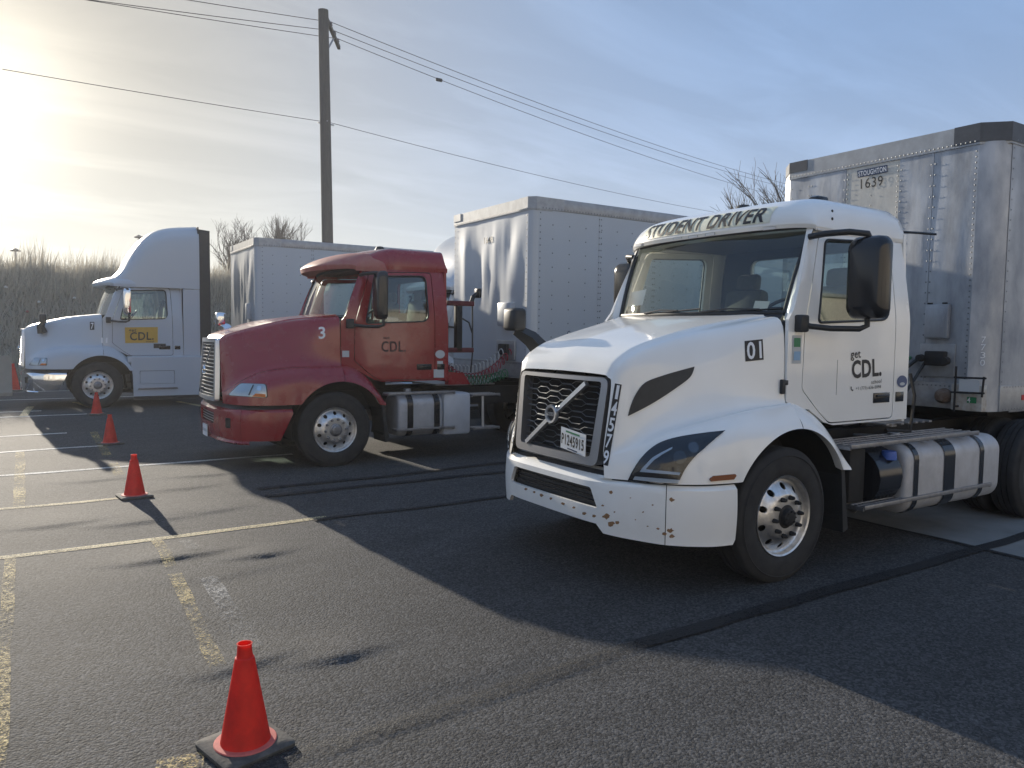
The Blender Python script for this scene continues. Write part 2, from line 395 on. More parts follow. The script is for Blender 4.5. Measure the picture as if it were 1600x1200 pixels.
# ------------------------------------------------------------------ ground
def sst(a, b, x): t = min(1, max(0, (x-a)/(b-a))); return t*t*(3-2*t)
RIP = [(.95, 6.36, .55, .13, .05), (1.58, 6.10, .30, .11, .045), (1.25, 5.80, .7, .22, .018), (.95, 4.10, .34, .10, .04), (1.45, 3.96, .36, .11, .048), (1.9, 3.4, .8, .25, .02),
       (.9, 7.75, .55, .15, .035), (1.6, 7.9, .4, .16, .025), (.2, 8.0, .5, .15, .03), (1.9, 9.9, .7, .18, .03), (1.5, 9.2, .5, .2, .03), (.7, 10.2, .6, .2, .025), (2.6, 6.9, .5, .2, .02), (3.3, 5.0, .7, .2, .018), (1.3, 12.0, .6, .2, .02), (2.4, 8.6, .5, .14, .03)]
def gz(x, y):
    z = .075*sst(12, 20, y)
    for cx, cy, sx, sy, h in RIP:
        dx, dy = (x-cx)/(sx*.72), (y-cy-.22*(x-cx)**2/sx-.05*mnoise.noise(Vector((x*3, cy, 1))))/sy
        if abs(dx) > 3 or abs(dy) > 5: continue
        prof = math.exp(-dy*dy*3.6) if dy < 0 else math.exp(-dy*dy/8)
        z += .50*h*math.exp(-dx*dx)*prof
    if -6 < x < 12 and 1 < y < 18: z += .010*mnoise.noise(Vector((x*.9, y*.9, 0)))*sst(18, 14, y)*sst(12, 9, x)*sst(-6, -3, x)*sst(1, 2.5, y)
    return z
def axis(lo, hi, step, far, g=1.35):
    a = list(np.arange(lo, hi+1e-6, step)); s = step; x = hi
    while x < far: s *= g; x += s; a.append(x)
    s = step; x = lo
    while x > -far: s *= g; x -= s; a.insert(0, x)
    return a
def asphalt():
    m = bpy.data.materials.new('asphalt'); m.use_nodes = True; t = m.node_tree; L = t.links.new; b = t.nodes['Principled BSDF']
    g = N(t, 'ShaderNodeNewGeometry'); P = g.outputs['Position']
    def nz(sc, det=5, ro=.6, mp=None):
        n = N(t, 'ShaderNodeTexNoise'); n.inputs['Scale'].default_value = sc; n.inputs['Detail'].default_value = det; n.inputs['Roughness'].default_value = ro
        if mp:
            q = N(t, 'ShaderNodeMapping'); q.inputs['Scale'].default_value = mp; L(P, q.inputs[0]); L(q.outputs[0], n.inputs[0])
        else: L(P, n.inputs[0])
        return n.outputs[0]
    vo = N(t, 'ShaderNodeTexVoronoi'); vo.inputs['Scale'].default_value = 75; L(P, vo.inputs[0])
    vo2 = N(t, 'ShaderNodeTexVoronoi'); vo2.inputs['Scale'].default_value = 210; L(P, vo2.inputs[0])
    big = nz(.35, 4); mid = nz(2.2, 6, .7, (.45, 1, 1)); fine = nz(160, 3)
    sepc = N(t, 'ShaderNodeSeparateColor'); L(vo.outputs['Color'], sepc.inputs[0])
    lum = mathn(t, 'ADD', mathn(t, 'MULTIPLY', mathn(t, 'POWER', sepc.outputs[0], 1.5), .064), .028)
    lum = mathn(t, 'MULTIPLY', lum, mathn(t, 'ADD', mathn(t, 'MULTIPLY', big, .9), .55))
    lum = mathn(t, 'MULTIPLY', lum, mathn(t, 'ADD', mathn(t, 'MULTIPLY', mid, .9), .55))
    lum = mathn(t, 'MULTIPLY', lum, mathn(t, 'ADD', mathn(t, 'MULTIPLY', fine, .8), .6))
    sep2 = N(t, 'ShaderNodeSeparateColor'); L(vo2.outputs['Color'], sep2.inputs[0]); spk = mathn(t, 'MULTIPLY', mathn(t, 'GREATER_THAN', sep2.outputs[1], .965), .05)
    lum = mathn(t, 'ADD', lum, spk)
    cc = N(t, 'ShaderNodeCombineColor'); L(mathn(t, 'MULTIPLY', lum, 1.03), cc.inputs[0]); L(lum, cc.inputs[1]); L(mathn(t, 'MULTIPLY', lum, .98), cc.inputs[2])
    L(cc.outputs[0], b.inputs['Base Color']); b.inputs['Roughness'].default_value = .82; b.inputs['Specular IOR Level'].default_value = .28
    bp = N(t, 'ShaderNodeBump'); bp.inputs['Distance'].default_value = .0042; bp.inputs['Strength'].default_value = .9
    hh = mathn(t, 'ADD', mathn(t, 'MULTIPLY', vo.outputs['Distance'], -.9), mathn(t, 'MULTIPLY', vo2.outputs['Distance'], -.45))
    L(hh, bp.inputs['Height']); L(bp.outputs[0], b.inputs['Normal'])
    return m
asph = asphalt()
xs = axis(-.8, 3.6, .07, 900); ys = axis(2.6, 13, .025, 900)
gb = B(); gb.grid([[(x, y, gz(x, y)) for x in xs] for y in ys])
gd = gb.build('parking_lot_ground', asph, None, 180, fix=False); tag(gd, 'cracked grey asphalt parking lot', kind='structure')

def paintmat(name, col, lo, hi):
    m = bpy.data.materials.new(name); m.use_nodes = True; t = m.node_tree; L = t.links.new; b = t.nodes['Principled BSDF']; o = t.nodes['Material Output']
    g = N(t, 'ShaderNodeNewGeometry'); P = g.outputs['Position']; b.inputs['Roughness'].default_value = .75
    n = N(t, 'ShaderNodeTexNoise'); L(P, n.inputs[0]); n.inputs['Scale'].default_value = 38; n.inputs['Detail'].default_value = 6; n.inputs['Roughness'].default_value = .75
    n2 = N(t, 'ShaderNodeTexNoise'); L(P, n2.inputs[0]); n2.inputs['Scale'].default_value = 1.6; n2.inputs['Detail'].default_value = 3
    vo = N(t, 'ShaderNodeTexVoronoi'); vo.inputs['Scale'].default_value = 95; L(P, vo.inputs[0])
    s = mathn(t, 'ADD', mathn(t, 'MULTIPLY', n.outputs[0], .55), mathn(t, 'ADD', mathn(t, 'MULTIPLY', n2.outputs[0], .25), mathn(t, 'MULTIPLY', vo.outputs['Distance'], -.16)))
    r = N(t, 'ShaderNodeValToRGB'); L(s, r.inputs[0]); r.color_ramp.elements[0].position = lo; r.color_ramp.elements[1].position = hi
    b.inputs['Base Color'].default_value = (*col, 1)
    bp = N(t, 'ShaderNodeBump'); bp.inputs['Distance'].default_value = .004; L(mathn(t, 'MULTIPLY', vo.outputs['Distance'], -1), bp.inputs['Height']); L(bp.outputs[0], b.inputs['Normal'])
    tr = N(t, 'ShaderNodeBsdfTransparent'); mx = N(t, 'ShaderNodeMixShader'); L(r.outputs[0], mx.inputs[0]); L(tr.outputs[0], mx.inputs[1]); L(b.outputs[0], mx.inputs[2]); L(mx.outputs[0], o.inputs[0])
    return m
pwhite = paintmat('worn_white_paint', (.60, .59, .55), .17, .34)
pcream = paintmat('worn_cream_paint', (.60, .48, .26), .20, .38)
pyel = paintmat('worn_yellow_paint', (.62, .46, .18), .28, .45)
pghost = paintmat('ghost_paint', (.34, .33, .31), .28, .46)
ptar = paintmat('tar_sealant', (.007, .007, .008), .15, .30)
def strip(name, x0, y0, x1, y1, w, m, lift=.004, wob=0., label=None):
    d = Vector((x1-x0, y1-y0)); n = max(2, int(d.length/.08)); d.normalize(); p = Vector((-d.y, d.x))
    rows = []
    for i in range(n+1):
        t = i/n; c = Vector((x0+(x1-x0)*t, y0+(y1-y0)*t)); k = wob*mnoise.noise(Vector((c.x*1.3, c.y*1.3, 5))); c = c+p*k
        ww = w*(1+(.13*mnoise.noise(Vector((c.x*3, c.y*3, 9))) if wob else 0))
        rows.append([(c.x+p.x*s*ww/2, c.y+p.y*s*ww/2, gz(c.x+p.x*s*ww/2, c.y+p.y*s*ww/2)+lift) for s in (-1, 0, 1)])
    o = B().grid(rows).build(name, m, None, 180, fix=False); o['kind'] = 'structure'; return o
for x0, x1, y, m, w in ((-9, 2.45, 7.10, pcream, .105), (-9, .92, 9.00, pcream, .10), (-9, 3.3, 11.05, pwhite, .10), (-9, 1.0, 13.12, pwhite, .10), (-9, .6, 14.85, pwhite, .11), (-9, 1.25, 17.65, pwhite, .11), (-9, .3, 18.6, pwhite, .11), (-9, 6, 21.6, pwhite, .1), (-9, 6, 24.2, pwhite, .1)):
    strip('parking_line', x0, y, x1, y, w, m, .004, .012)
for x0, y0, x1, y1, w, m in ((.93, 7.02, .91, 6.15, .09, pyel), (.905, 5.95, .84, 4.15, .09, pyel), (1.13, 6.9, 1.14, 6.5, .11, pghost), (1.10, 5.75, 1.06, 4.3, .12, pghost), (-.06, 13.05, -.07, 9.05, .11, pyel), (-.12, 7.05, -.14, 2.2, .075, pyel), (.42, 3.32, .60, 3.28, .11, pyel), (.98, 11.4, .96, 10.35, .12, pyel),
                             (1.0, 14.8, .98, 12.1, .12, pyel), (.12, 19.6, -.02, 17.7, .14, pcream), (1.0, 20.4, 1.3, 18.7, .13, pcream), (3.1, 19.6, 3.4, 18.3, .13, pcream)):
    strip('parking_line', x0, y0, x1, y1, w, m, .008, .014)
for x0, y0, x1, y1, w in ((3.0, 3.23, 16, 3.28, .12), (2.3, 7.02, 9, 7.06, .09), (2.2, 8.68, 8, 9.1, .12), (2.2, 8.33, 9, 8.27, .12), (6.93, -2, 6.98, 9, .05)):
    strip('tar_seam', x0, y0, x1, y1, w, ptar, .012, .03)
strip('tar_seam', -1.5, 2.98, 3.02, 3.23, .12, paintmat('thin_tar_sealant', (.03, .03, .03), .24, .46), .011, .03)
padm = mat('concrete_pad', (.22, .22, .21), .9, var=.5, vscale=3, vcol=(.10, .10, .10), bump=.004, bscale=90)
pad = B().box((15.0, 2.6, -.04), (16, 11.5, .092)).build('concrete_pad', padm); tag(pad, kind='structure')

# ------------------------------------------------------------------ warehouse behind the camera, mirrored in the trucks' paint
def warehouse():
    wm = mat('beige_wall_panel', (.50, .46, .40), .8, var=.3, vscale=.4, vcol=(.42, .39, .34)); e = empty('warehouse', (0, -17.5, 0), 'long sunlit beige warehouse behind the camera, seen only as reflections in the trucks', 'building')
    wp = B(); wp.box((4, -6, 4.4), (90, 12, 8.8)); wp.build('wall', wm, e, 30)
    B().box((4, -6, 8.95), (90.6, 12.6, .3)).build('roof', railm, e, 30)
    for k in range(13):
        x = -34+k*6.1; d = B().box((x, .02, 2.6), (2.7, .10, 3.0)).build('dock_door', mat('dock_door_paint', (.62, .62, .60), .5) if k % 3 else mat('dark_dock_door', (.09, .09, .1), .6), e, 30)
        for j in range(4): B().box((x, .08, 1.5+.72*j), (2.6, .02, .03)).build('door_joint', dark, d, 30)
        B().box((x, .10, .95), (3.2, .25, .35)).build('dock_bumper', rubber, e, 30)
        B().box((x+3.05, .03, 4.4), (.22, .12, 8.7)).build('pilaster', mat('pilaster_paint', (.36, .33, .29), .8), e, 30)
warehouse()
# ------------------------------------------------------------------ wheels
def tyre_profile(R, w):
    h = w/2
    return [(.292, -h*.80), (.31, -h*.93), (.36, -h*1.0), (.42, -h*1.0), (R-.045, -h*.95), (R-.012, -h*.84), (R-.002, -h*.74), (R, -h*.5), (R, -h*.42), (R-.016, -h*.415), (R-.016, -h*.34), (R, -h*.335), (R, -h*.04), (R-.016, -h*.035), (R-.016, h*.035), (R, h*.04), (R, h*.335), (R-.016, h*.34), (R-.016, h*.415), (R, h*.42), (R, h*.5), (R-.002, h*.74), (R-.012, h*.84), (R-.045, h*.95), (.42, h*1.0), (.36, h*1.0), (.31, h*.93), (.292, h*.80)]
WM = {}
def wheel_meshes():
    """outer face towards -y, origin at hub centre"""
    R, w = .508, .275
    t = B().lathe(tyre_profile(R, w), n=56, close=False)
    t.v = [(x, y, max(z, -.4935)) for x, y, z in t.v]
    # moulded ring and letters band on the sidewall
    t.lathe([(.455, -w/2*1.0-.001), (.450, -w/2*1.0-.004), (.445, -w/2*1.0-.001)], n=56)
    WM['tyre'] = t
    y0 = -w/2
    prof_r = [.085, .115, .165, .175, .20, .245, .268, .275]; prof_d = [-.012, -.012, -.010, -.004, .012, .05, .062, .055]
    outer = circ(0, 0, .274, 60); holes = [circ(.222*math.cos(2*PI*(i+.5)/10), .222*math.sin(2*PI*(i+.5)/10), .0245, 14) for i in range(10)]+[circ(0, 0, .088, 30)]
    def mp(u, v, d):
        r = math.hypot(u, v); return (u, y0+float(np.interp(r, prof_r, prof_d))+d, v)
    f = panel(outer, holes, mp, .012, .03, .03)
    f.lathe([(.272, y0+.058), (.283, y0+.05), (.288, y0+.012), (.300, y0+.004), (.303, y0+.012), (.297, y0+.03)], n=60)
    WM['rim'] = f
    back = B().lathe([(.0, y0+.10), (.285, y0+.10), (.285, y0+.26)], n=40); WM['drum'] = back
    hub = B().lathe([(0, y0-.055), (.05, y0-.055), (.062, y0-.048), (.066, y0-.02), (.088, y0-.012), (.09, y0+.03)], n=30)
    for i in range(8):
        a = 2*PI*i/8; hub.lathe([(0, y0-.064), (.007, y0-.064), (.007, y0-.05)], c=(.045*math.cos(a), 0, .045*math.sin(a)), n=6)
    WM['hub'] = hub
    nb = B().lathe([(0, -.042), (.011, -.042), (.014, -.034), (.017, -.012), (.019, 0)], n=6); WM['nut'] = nb
wheel_meshes()
def link_mesh(name, me, parent, loc=(0, 0, 0), rz=0.):
    o = bpy.data.objects.new(name, me); COL.objects.link(o); o.parent = parent; o.location = loc; o.rotation_euler = (0, 0, rz); return o
_wm = {}
def wmesh(k, m, key):
    if key not in _wm:
        o = WM[k].build(k, m, None, 40); _wm[key] = o.data; bpy.data.objects.remove(o)
    return _wm[key]
def wheel(parent, x, y, side, rim=alu, nuts=True, hubm=None, rimkey='a'):
    """side=-1: outer face to -y"""
    rz = 0 if side < 0 else PI
    w = bpy.data.objects.new('wheel', wmesh('tyre', rubber, 'tyre')); COL.objects.link(w); w.parent = parent; w.location = (x, y, .495); w.rotation_euler = (0, 0, rz)
    link_mesh('rim', wmesh('rim', rim, 'rim'+rimkey), w); link_mesh('brake_drum', wmesh('drum', dark, 'drum'), w)
    link_mesh('hub', wmesh('hub', hubm or steel, 'hub'+rimkey), w)
    if nuts:
        for i in range(10):
            a = 2*PI*(i+.15)/10; link_mesh('lug_nut', wmesh('nut', hubm or steel, 'nut'+rimkey), w, (.1425*math.cos(a), -.1375-.011, .1425*math.sin(a)))
    return w
def dual(parent, x, hw, plain=False):
    for s in (-1, 1):
        for k, off in enumerate((0, .33)):
            o = bpy.data.objects.new('wheel', wmesh('tyre', rubber, 'tyre')); COL.objects.link(o); o.parent = parent; o.location = (x, s*(hw-.14-off), .495)
            if k == 0:
                link_mesh('rim', wmesh('drive_rim', alu, 'drim'), o, (0, 0, 0), 0 if s < 0 else PI)
WM['drive_rim'] = B().lathe([(.303, -.13), (.29, -.125), (.28, -.02), (.20, .0), (.12, .0), (.115, -.10), (.07, -.13), (0, -.135)], n=40)

# ------------------------------------------------------------------ trucks
def hood_loft(st, dx_cols=6, nx=70, arch=(.07, .51, .635)):
    """st: list of (x, [A..F]) half sections; returns rows of half points"""
    X = [s[0] for s in st]; K = len(st[0][1]); xsq = np.concatenate([np.linspace(X[0], X[0]+.12, 10)[:-1], np.linspace(X[0]+.12, X[-1], nx)])
    ch = [pchip(X, [s[1][k][0] for s in st], xsq) for k in range(K)]; cz = [pchip(X, [s[1][k][1] for s in st], xsq) for k in range(K)]
    rows = []
    for i, x in enumerate(xsq):
        P = [[ch[k][i], cz[k][i]] for k in range(K)]
        dx = x-arch[0]
        if abs(dx) < arch[2]: za = arch[1]+math.sqrt(arch[2]**2-dx*dx)
        else: za = -1
        F = P[-1]
        if za > F[1]:
            F[1] = za; P[-2][1] = max(P[-2][1], za+.05); P[-3][1] = max(P[-3][1], P[-2][1]+.05)
        c = catmull(P, dx_cols)
        rows.append([(x, float(q[0]), float(q[1])) for q in c])
    return rows
def lip(rows, inset=.07):
    """inner return of the wheel arch / bottom edge"""
    return [[r[-1], (r[-1][0], r[-1][1]-.02, r[-1][2]-.004), (r[-1][0], r[-1][1]-inset, r[-1][2]+.01)] for r in rows]
def both(rows):
    l = [[(p[0], -p[1], p[2]) for p in r] for r in rows]; return l
def build_hood(root, st, paint, surf, arch=(.07, .51, .635), rear=None, name='hood', shear=0.):
    st = [(x, [(P[0][0], P[0][1]), (P[2][0]-.10, P[2][1]+.018)]+list(P[2:])) for x, P in st]
    rows = hood_loft(st, arch=arch)
    if shear: rows = [[(p[0]+shear*min(0, p[2]-1.5)*min(1, max(0, (-.85-p[0])/.3))*min(1, max(0, (.80-p[1])/.15)), p[1], p[2]) for p in r] for r in rows]
    full = [[(p[0], -p[1], p[2]) for p in r[::-1]]+r[1:] for r in rows]
    b = B().grid(full)
    for rr in (lip(rows), both(lip(rows))): b.grid(rr)
    o = b.build(name, paint, root, 40); surf.add(o)
    for s in (-1, 1):
        xs_ = np.linspace(rear[0][0], rear[-1][0], 34); K = len(rear[0][1]); q = []
        ch = [pchip([r[0] for r in rear], [r[1][k][0] for r in rear], xs_) for k in range(K)]; cz = [pchip([r[0] for r in rear], [r[1][k][1] for r in rear], xs_) for k in range(K)]
        for i, x in enumerate(xs_):
            P = [[ch[k][i], cz[k][i]] for k in range(K)]; dx = x-arch[0]
            za = arch[1]+math.sqrt(max(0, arch[2]**2-dx*dx))
            if abs(dx) < arch[2] and za > P[-1][1]:
                P[-1][1] = za; P[-2][1] = max(P[-2][1], za+.045); P[-3][1] = max(P[-3][1], P[-2][1]+.045); P[-4][1] = max(P[-4][1], P[-3][1]+.01); P[0][1] = P[-4][1]-.02
            q.append([(x, s*float(p[0]), float(p[1])) for p in catmull(P, 5)])
        g = B().grid(q); g.grid([[r[-1], (r[-1][0], r[-1][1]-s*.02, r[-1][2]-.004), (r[-1][0], r[-1][1]-s*.07, r[-1][2]+.01)] for r in q])
        fo = g.build('rear_fender', paint, root, 40)
        if s < 0: surf.add(fo)
    # wheel well
    for s in (-1, 1):
        w = B(); n = 22; pr = []
        for i in range(n+1):
            t = math.radians(-12+204*i/n); pr.append((arch[0]+(arch[2]+.01)*math.cos(t), arch[1]+(arch[2]+.01)*math.sin(t)))
        w.grid([[(a, s*1.17, b), (a, s*.72, b)] for a, b in pr]); w.grid([[(a, s*.72, b) for a, b in pr], [(a, s*.72, max(b-.05, .80) if b > .8 else b) for a, b in pr]])
        w.build('wheel_well', dark, root, 40)
    return o
def hz(z): return 1.072 if z < 1.95 else 1.072-.085*((z-1.95)/.70)**1.2
def side_map(s):
    def f(u, v, d): return (u, s*(hz(v)-d), v)
    return f
def build_cab(root, paint, surf, dz=0., ws_bulge=(.20, .17), near_door_surf=True, rear_win=True):
    Z = lambda z: z
    side = [(.125, 1.27), (.125, 1.95), (.19, 2.03), (.455, 2.66), (.47, 2.72), (1.70, 2.76), (1.755, 2.0), (1.765, 1.12), (.72, 1.12), (.60, 1.15), (.40, 1.26)]
    door = rpoly([(.315, 1.42), (.325, 1.93), (.565, 2.635), (1.505, 2.675), (1.535, 1.98), (1.54, 1.145), (.665, 1.145), (.52, 1.245)], [.03, .1, .07, .07, .2, .05, .04, .03])
    gap = rpoly([(.306, 1.416), (.316, 1.935), (.558, 2.645), (1.515, 2.685), (1.545, 1.98), (1.55, 1.135), (.66, 1.135), (.514, 1.24)], [.03, .1, .07, .07, .2, .05, .04, .03])
    win = rpoly([(.475, 1.93), (.63, 2.585), (1.42, 2.625), (1.44, 1.975)], [.05, .05, .09, .12], 5)
    for s in (-1, 1):
        o = panel(side, [gap], side_map(s), .03, .25, .12).build('cab_side', paint, root, 30)
        if s < 0: surf.add(o)
        d = panel(door, [win], side_map(s), .035, .25, .12).build('door', paint, root, 30)
        if s < 0: surf.add(d)
        panel(rpoly([(.47, 1.925), (.625, 2.59), (1.425, 2.63), (1.445, 1.97)], .06), [], lambda u, v, q, s=s: (u, s*(hz(v)-.018-q), v), .004, None, .12).build('door_window', glass, d, 30)
        rim = [(a, s*(hz(b)+.002), b) for a, b in win]; B().tube(rim+[rim[0]], .011, 6, False).build('window_seal', plastic, d, 60)
        hm = B().box((1.37, s*(hz(1.32)+.001), 1.318), (.235, .012, .085), .005)
        hm.build('handle_recess', gloss, d, 30)
        B().tube([(1.29, s*(hz(1.3)+.012), 1.335), (1.33, s*(hz(1.3)+.022), 1.338), (1.42, s*(hz(1.3)+.022), 1.338), (1.46, s*(hz(1.3)+.012), 1.335)], .009, 6).build('handle', plastic, d, 60)
        B().box((1.64, s*(hz(1.3)+.001), 1.318), (.12, .012, .085), .005).build('side_vent', gloss, root, 30)
    # windscreen
    def wsp(u, v, off=0):
        bx = .235-ws_bulge[0]*(1-u*u); tx = .485-ws_bulge[1]*(1-u*u); yb, yt = .95*u, .985*u
        bow = -.02*math.sin(PI*v)
        return (bx+(tx-bx)*v+bow-off, yb+(yt-yb)*v, 2.0+.68*v)
    rows = [[wsp(u, v) for u in np.linspace(-1, 1, 33)] for v in np.linspace(-.04, 1, 12)]
    B().grid(rows).build('windscreen', glass, root, 180)
    ed = [wsp(u, 0.0, .004) for u in np.linspace(-1, 1, 30)]+[wsp(1, v, .004) for v in np.linspace(0, 1, 8)]+[wsp(u, 1, .004) for u in np.linspace(1, -1, 30)]+[wsp(-1, v, .004) for v in np.linspace(1, 0, 8)]
    B().tube(ed, .02, 6, False).build('windscreen_seal', plastic, root, 60)
    for s in (-1, 1):
        pr = [[wsp(s, v), (wsp(s, v)[0]-.02, s*(abs(wsp(s, v)[1])+.03), wsp(s, v)[2]), (.5*(wsp(s, v)[0]+.19+.28*max(0, v))-.03, s*(hz(2+.68*v)-.02), 2+.68*v), (.185+.28*max(0, v), s*(hz(2+.68*v)+.0015), 2.0+.68*v), (.26+.28*max(0, v), s*(hz(2+.68*v)+.0015), 2.0+.68*v)] for v in np.linspace(-.12, 1.02, 12)]
        o = B().grid(pr).build('windscreen_pillar', paint, root, 50)
    # cowl under the windscreen
    B().grid([[(.235-ws_bulge[0]*(1-u*u)-.005, .95*u, 2.005) for u in np.linspace(-1, 1, 21)], [(.13-.12*(1-u*u), .97*u, 1.93) for u in np.linspace(-1, 1, 21)], [(.12, .97*u, 1.5) for u in np.linspace(-1, 1, 21)]]).build('cowl', plastic, root, 40)
    for y0, ln in ((-.28, -.5), (.42, -.45)):
        a = Vector(wsp((y0)/.95, .02, .03)); c = Vector(wsp((y0+ln)/.95, .045, .035)); e = Vector(wsp((y0+ln*.1)/.95, .05, .04)); f2 = Vector(wsp((y0+ln*1.15)/.95, .09, .02))
        B().tube([a, (a+c)/2+Vector((-.01, 0, .015)), c], .008, 6).tube([Vector(wsp((y0+ln*.25)/.95, .015, .02)), Vector(wsp((y0+ln*1.5)/.95, .06, .02))], .007, 5).build('wiper', plastic, root, 60)
    # back wall with one window, floor, dash, seats, wheel
    bw = panel([(-1.06, 1.10), (1.06, 1.10), (1.0, 2.72), (-1.0, 2.72)], [rrect(-.62, 2.12, .62, 2.60, .07)] if rear_win else [], lambda u, v, d: (1.755-d, u, v), .04)
    bw.build('back_wall', [paint], root, 30)
    panel([(-1.05, 1.15), (1.05, 1.15), (.98, 2.7), (-.98, 2.7)], [rrect(-.62, 2.12, .62, 2.60, .07)] if rear_win else [], lambda u, v, d: (1.70-d, u, v), .004).build('back_liner', liner, root, 30)
    if rear_win: panel(rrect(-.63, 2.11, .63, 2.61, .07), [], lambda u, v, d: (1.735-d, u, v), .004).build('rear_window', glass, root, 30)
    B().box((.95, 0, 1.16), (1.55, 2.0, .06)).build('floor', interior, root, 30)
    B().prism([(.16, 1.3), (.16, 1.93), (.32, 1.985), (.62, 1.965), (.70, 1.86), (.62, 1.6), (.55, 1.3)], -1.0, 1.0).build('dashboard', interior, root, 40)
    B().box((1.1, 0, 2.70), (1.1, 1.9, .03)).build('headliner', liner, root, 30)
    for sy in (-.52, .52):
        st_ = B().box((1.22, sy, 1.55), (.50, .50, .16), .06); st_.box((1.22, sy, 1.32), (.4, .4, .3), .03)
        se = st_.build('seat', seatm, root, 40)
        bk = B(); bk.box((1.50, sy, 1.93), (.15, .48, .72), .06, M=Matrix.Rotation(.12, 3, 'Y')); bk.box((1.56, sy, 2.36), (.10, .27, .18), .045, M=Matrix.Rotation(.12, 3, 'Y')); bk.build('backrest', seatm, se, 40)
    ring = []
    c = Vector((.72, -.52, 1.97)); ux = Vector((.62, 0, .78)).normalized(); uy = Vector((0, 1, 0))
    for i in range(33): a = 2*PI*i/32; ring.append(c+(ux*math.cos(a)+uy*math.sin(a))*.225)
    sw = B().tube(ring, .016, 7, False); sw.tube([c-uy*.21, c, c+uy*.21], .014, 5); sw.tube([c, c-ux*.2], .014, 5); sw.tube([c, c+Vector((-.3, 0, -.22))], .03, 7); sw.lathe([(0, -.02), (.06, -.015), (.065, .02)], c, 'x', 14)
    sw.build('steering_wheel', plastic, root, 60)
def roof_cap(root, paint, surf, xf0, xfk, xr, hw, zl, zt, Df, Ds, Dr, name='roof', hr=.998, pe=1.55, lipd=.055, px_=2.4):
    n1, n2 = 46, 44
    def pf(t, p=2.): t = min(1, max(0, t)); return (1-(1-t)**p)**(1/p)
    rows = []; us = [math.sin(PI/2*k) for k in np.linspace(-1, 1, n2+1)]
    for i in range(n1+1):
        w = i/n1; w = w**2.2 if i < n1 else 1; r = []
        for u in us:
            xf = xf0+xfk*abs(u)**px_; x = xf+(xr-xf)*w; hwx = hw-(hw-hr)*sst(.45, .95, x); y = hwx*u
            fz = (.10+.9*pf((x-xf)/Df, pe))*pf((1-abs(u))*hw/Ds, 2.6)*pf((xr-x)/Dr, 2.6)
            r.append((x, y, zl+(zt-zl)*fz))
        rows.append(r)
    b = B().grid(rows)
    top = [r for r in rows]
    edge = rows[0]+[r[-1] for r in rows[1:]]+rows[-1][::-1][1:]+[r[0] for r in rows[::-1][1:]]
    lo = [(p[0]+(.015 if k < len(rows[0]) else 0), p[1]*.994, p[2]-lipd) for k, p in enumerate(edge)]
    b.grid([edge, lo])
    b.grid([[(p[0]+.02, p[1], p[2]-lipd+.005) for p in rows[0]], [(p[0]+.34, p[1]*.97, p[2]-.02) for p in rows[0]]])
    o = b.build(name, paint, root, 50); surf.add(o)
    def rfun(y, sx):
        u = y/hw; x = xf0+xfk*abs(u)**px_+sx; return Vector((x, y, zl+(zt-zl)*(.10+.9*pf(sx/Df, pe))*pf((1-abs(u))*hw/Ds, 2.6)))
    RF[root.name] = rfun
    return o
RF = {}
def bumper_map(plan, z0f, z1, rr=.03):
    hs = [p[0] for p in plan]; xq = [p[1] for p in plan]
    s = [0.]
    for i in range(1, len(plan)): s.append(s[-1]+math.hypot(hs[i]-hs[i-1], xq[i]-xq[i-1]))
    S = s[-1]
    def pos(u):
        a = min(abs(u), S); return float(pchip(s, xq, [a])[0]), math.copysign(float(pchip(s, hs, [a])[0]), u)
    def f(u, v, d):
        x, y = pos(u); x2, y2 = pos(u+.01 if u+.01 < S else u-.01)
        tx, ty = (x2-x, y2-y) if u+.01 < S else (x-x2, y-y2); l = math.hypot(tx, ty) or 1
        nx, ny = -ty/l, tx/l          # outward (towards -x at centre)
        k = max(0, v-(z1-rr))/rr; ins = rr*(1-math.sqrt(max(0, 1-k*k)))+d
        bulge = .012*math.sin(PI*min(1, max(0, (v-.4)/.4)))
        return (x+nx*(bulge-ins), y+ny*(bulge-ins), v)
    def sof(h): return float(np.interp(h, hs, s))
    return f, S, sof
def mirror_unit(root, side, x, paint=gloss, x1=None, h=.62, w=.30, dep=.14, zc=2.27, yo=1.36, thin=False):
    g = B(); prof = rrect(-w/2, -h/2, w/2, h/2, .07)
    rings = []
    for k, (dx, sc) in enumerate(((0, .90), (.0, .97), (.02, 1.0), (dep*.6, .99), (dep*.9, .90), (dep, .72))):
        rings.append([(x-dx, side*yo+p[0]*sc, zc+p[1]*sc) for p in prof]+[(x-dx, side*yo+prof[0][0]*sc, zc+prof[0][1]*sc)])
    g.grid(rings); g.f.append(tuple(range(len(g.v)-len(rings[-1]), len(g.v)-1)))
    m = g.build('mirror', paint, root, 45)
    B().prism([(side*yo+p[0]*.88, zc+p[1]*.9) for p in prof], x+.001, x-.012, 'x').build('mirror_glass', mirrorm, m, 30)
    a = B(); yb = side*hz(1.95)
    a.tube([(.24, yb, 1.93), (.30, side*(1.13), 1.90), (.42, side*1.22, 1.885), (x-.1, side*1.33, 1.885), (x-.04, side*1.35, 1.91), (x-.04, side*1.35, zc-h/2+.04)], .022, 8)
    a.box((.24, side*1.10, 1.92), (.10, .07, .13), .015); a.build('mirror_arm', plastic, m, 50); a = B()
    a.tube([(.42, side*(hz(2.55)), 2.59), (.45, side*1.12, 2.605), (.56, side*1.25, 2.615), (x-.06, side*1.34, 2.60), (x-.04, side*1.35, zc+h/2-.03)], .024, 8)
    a.build('mirror_arm', plastic, m, 50)
    return m
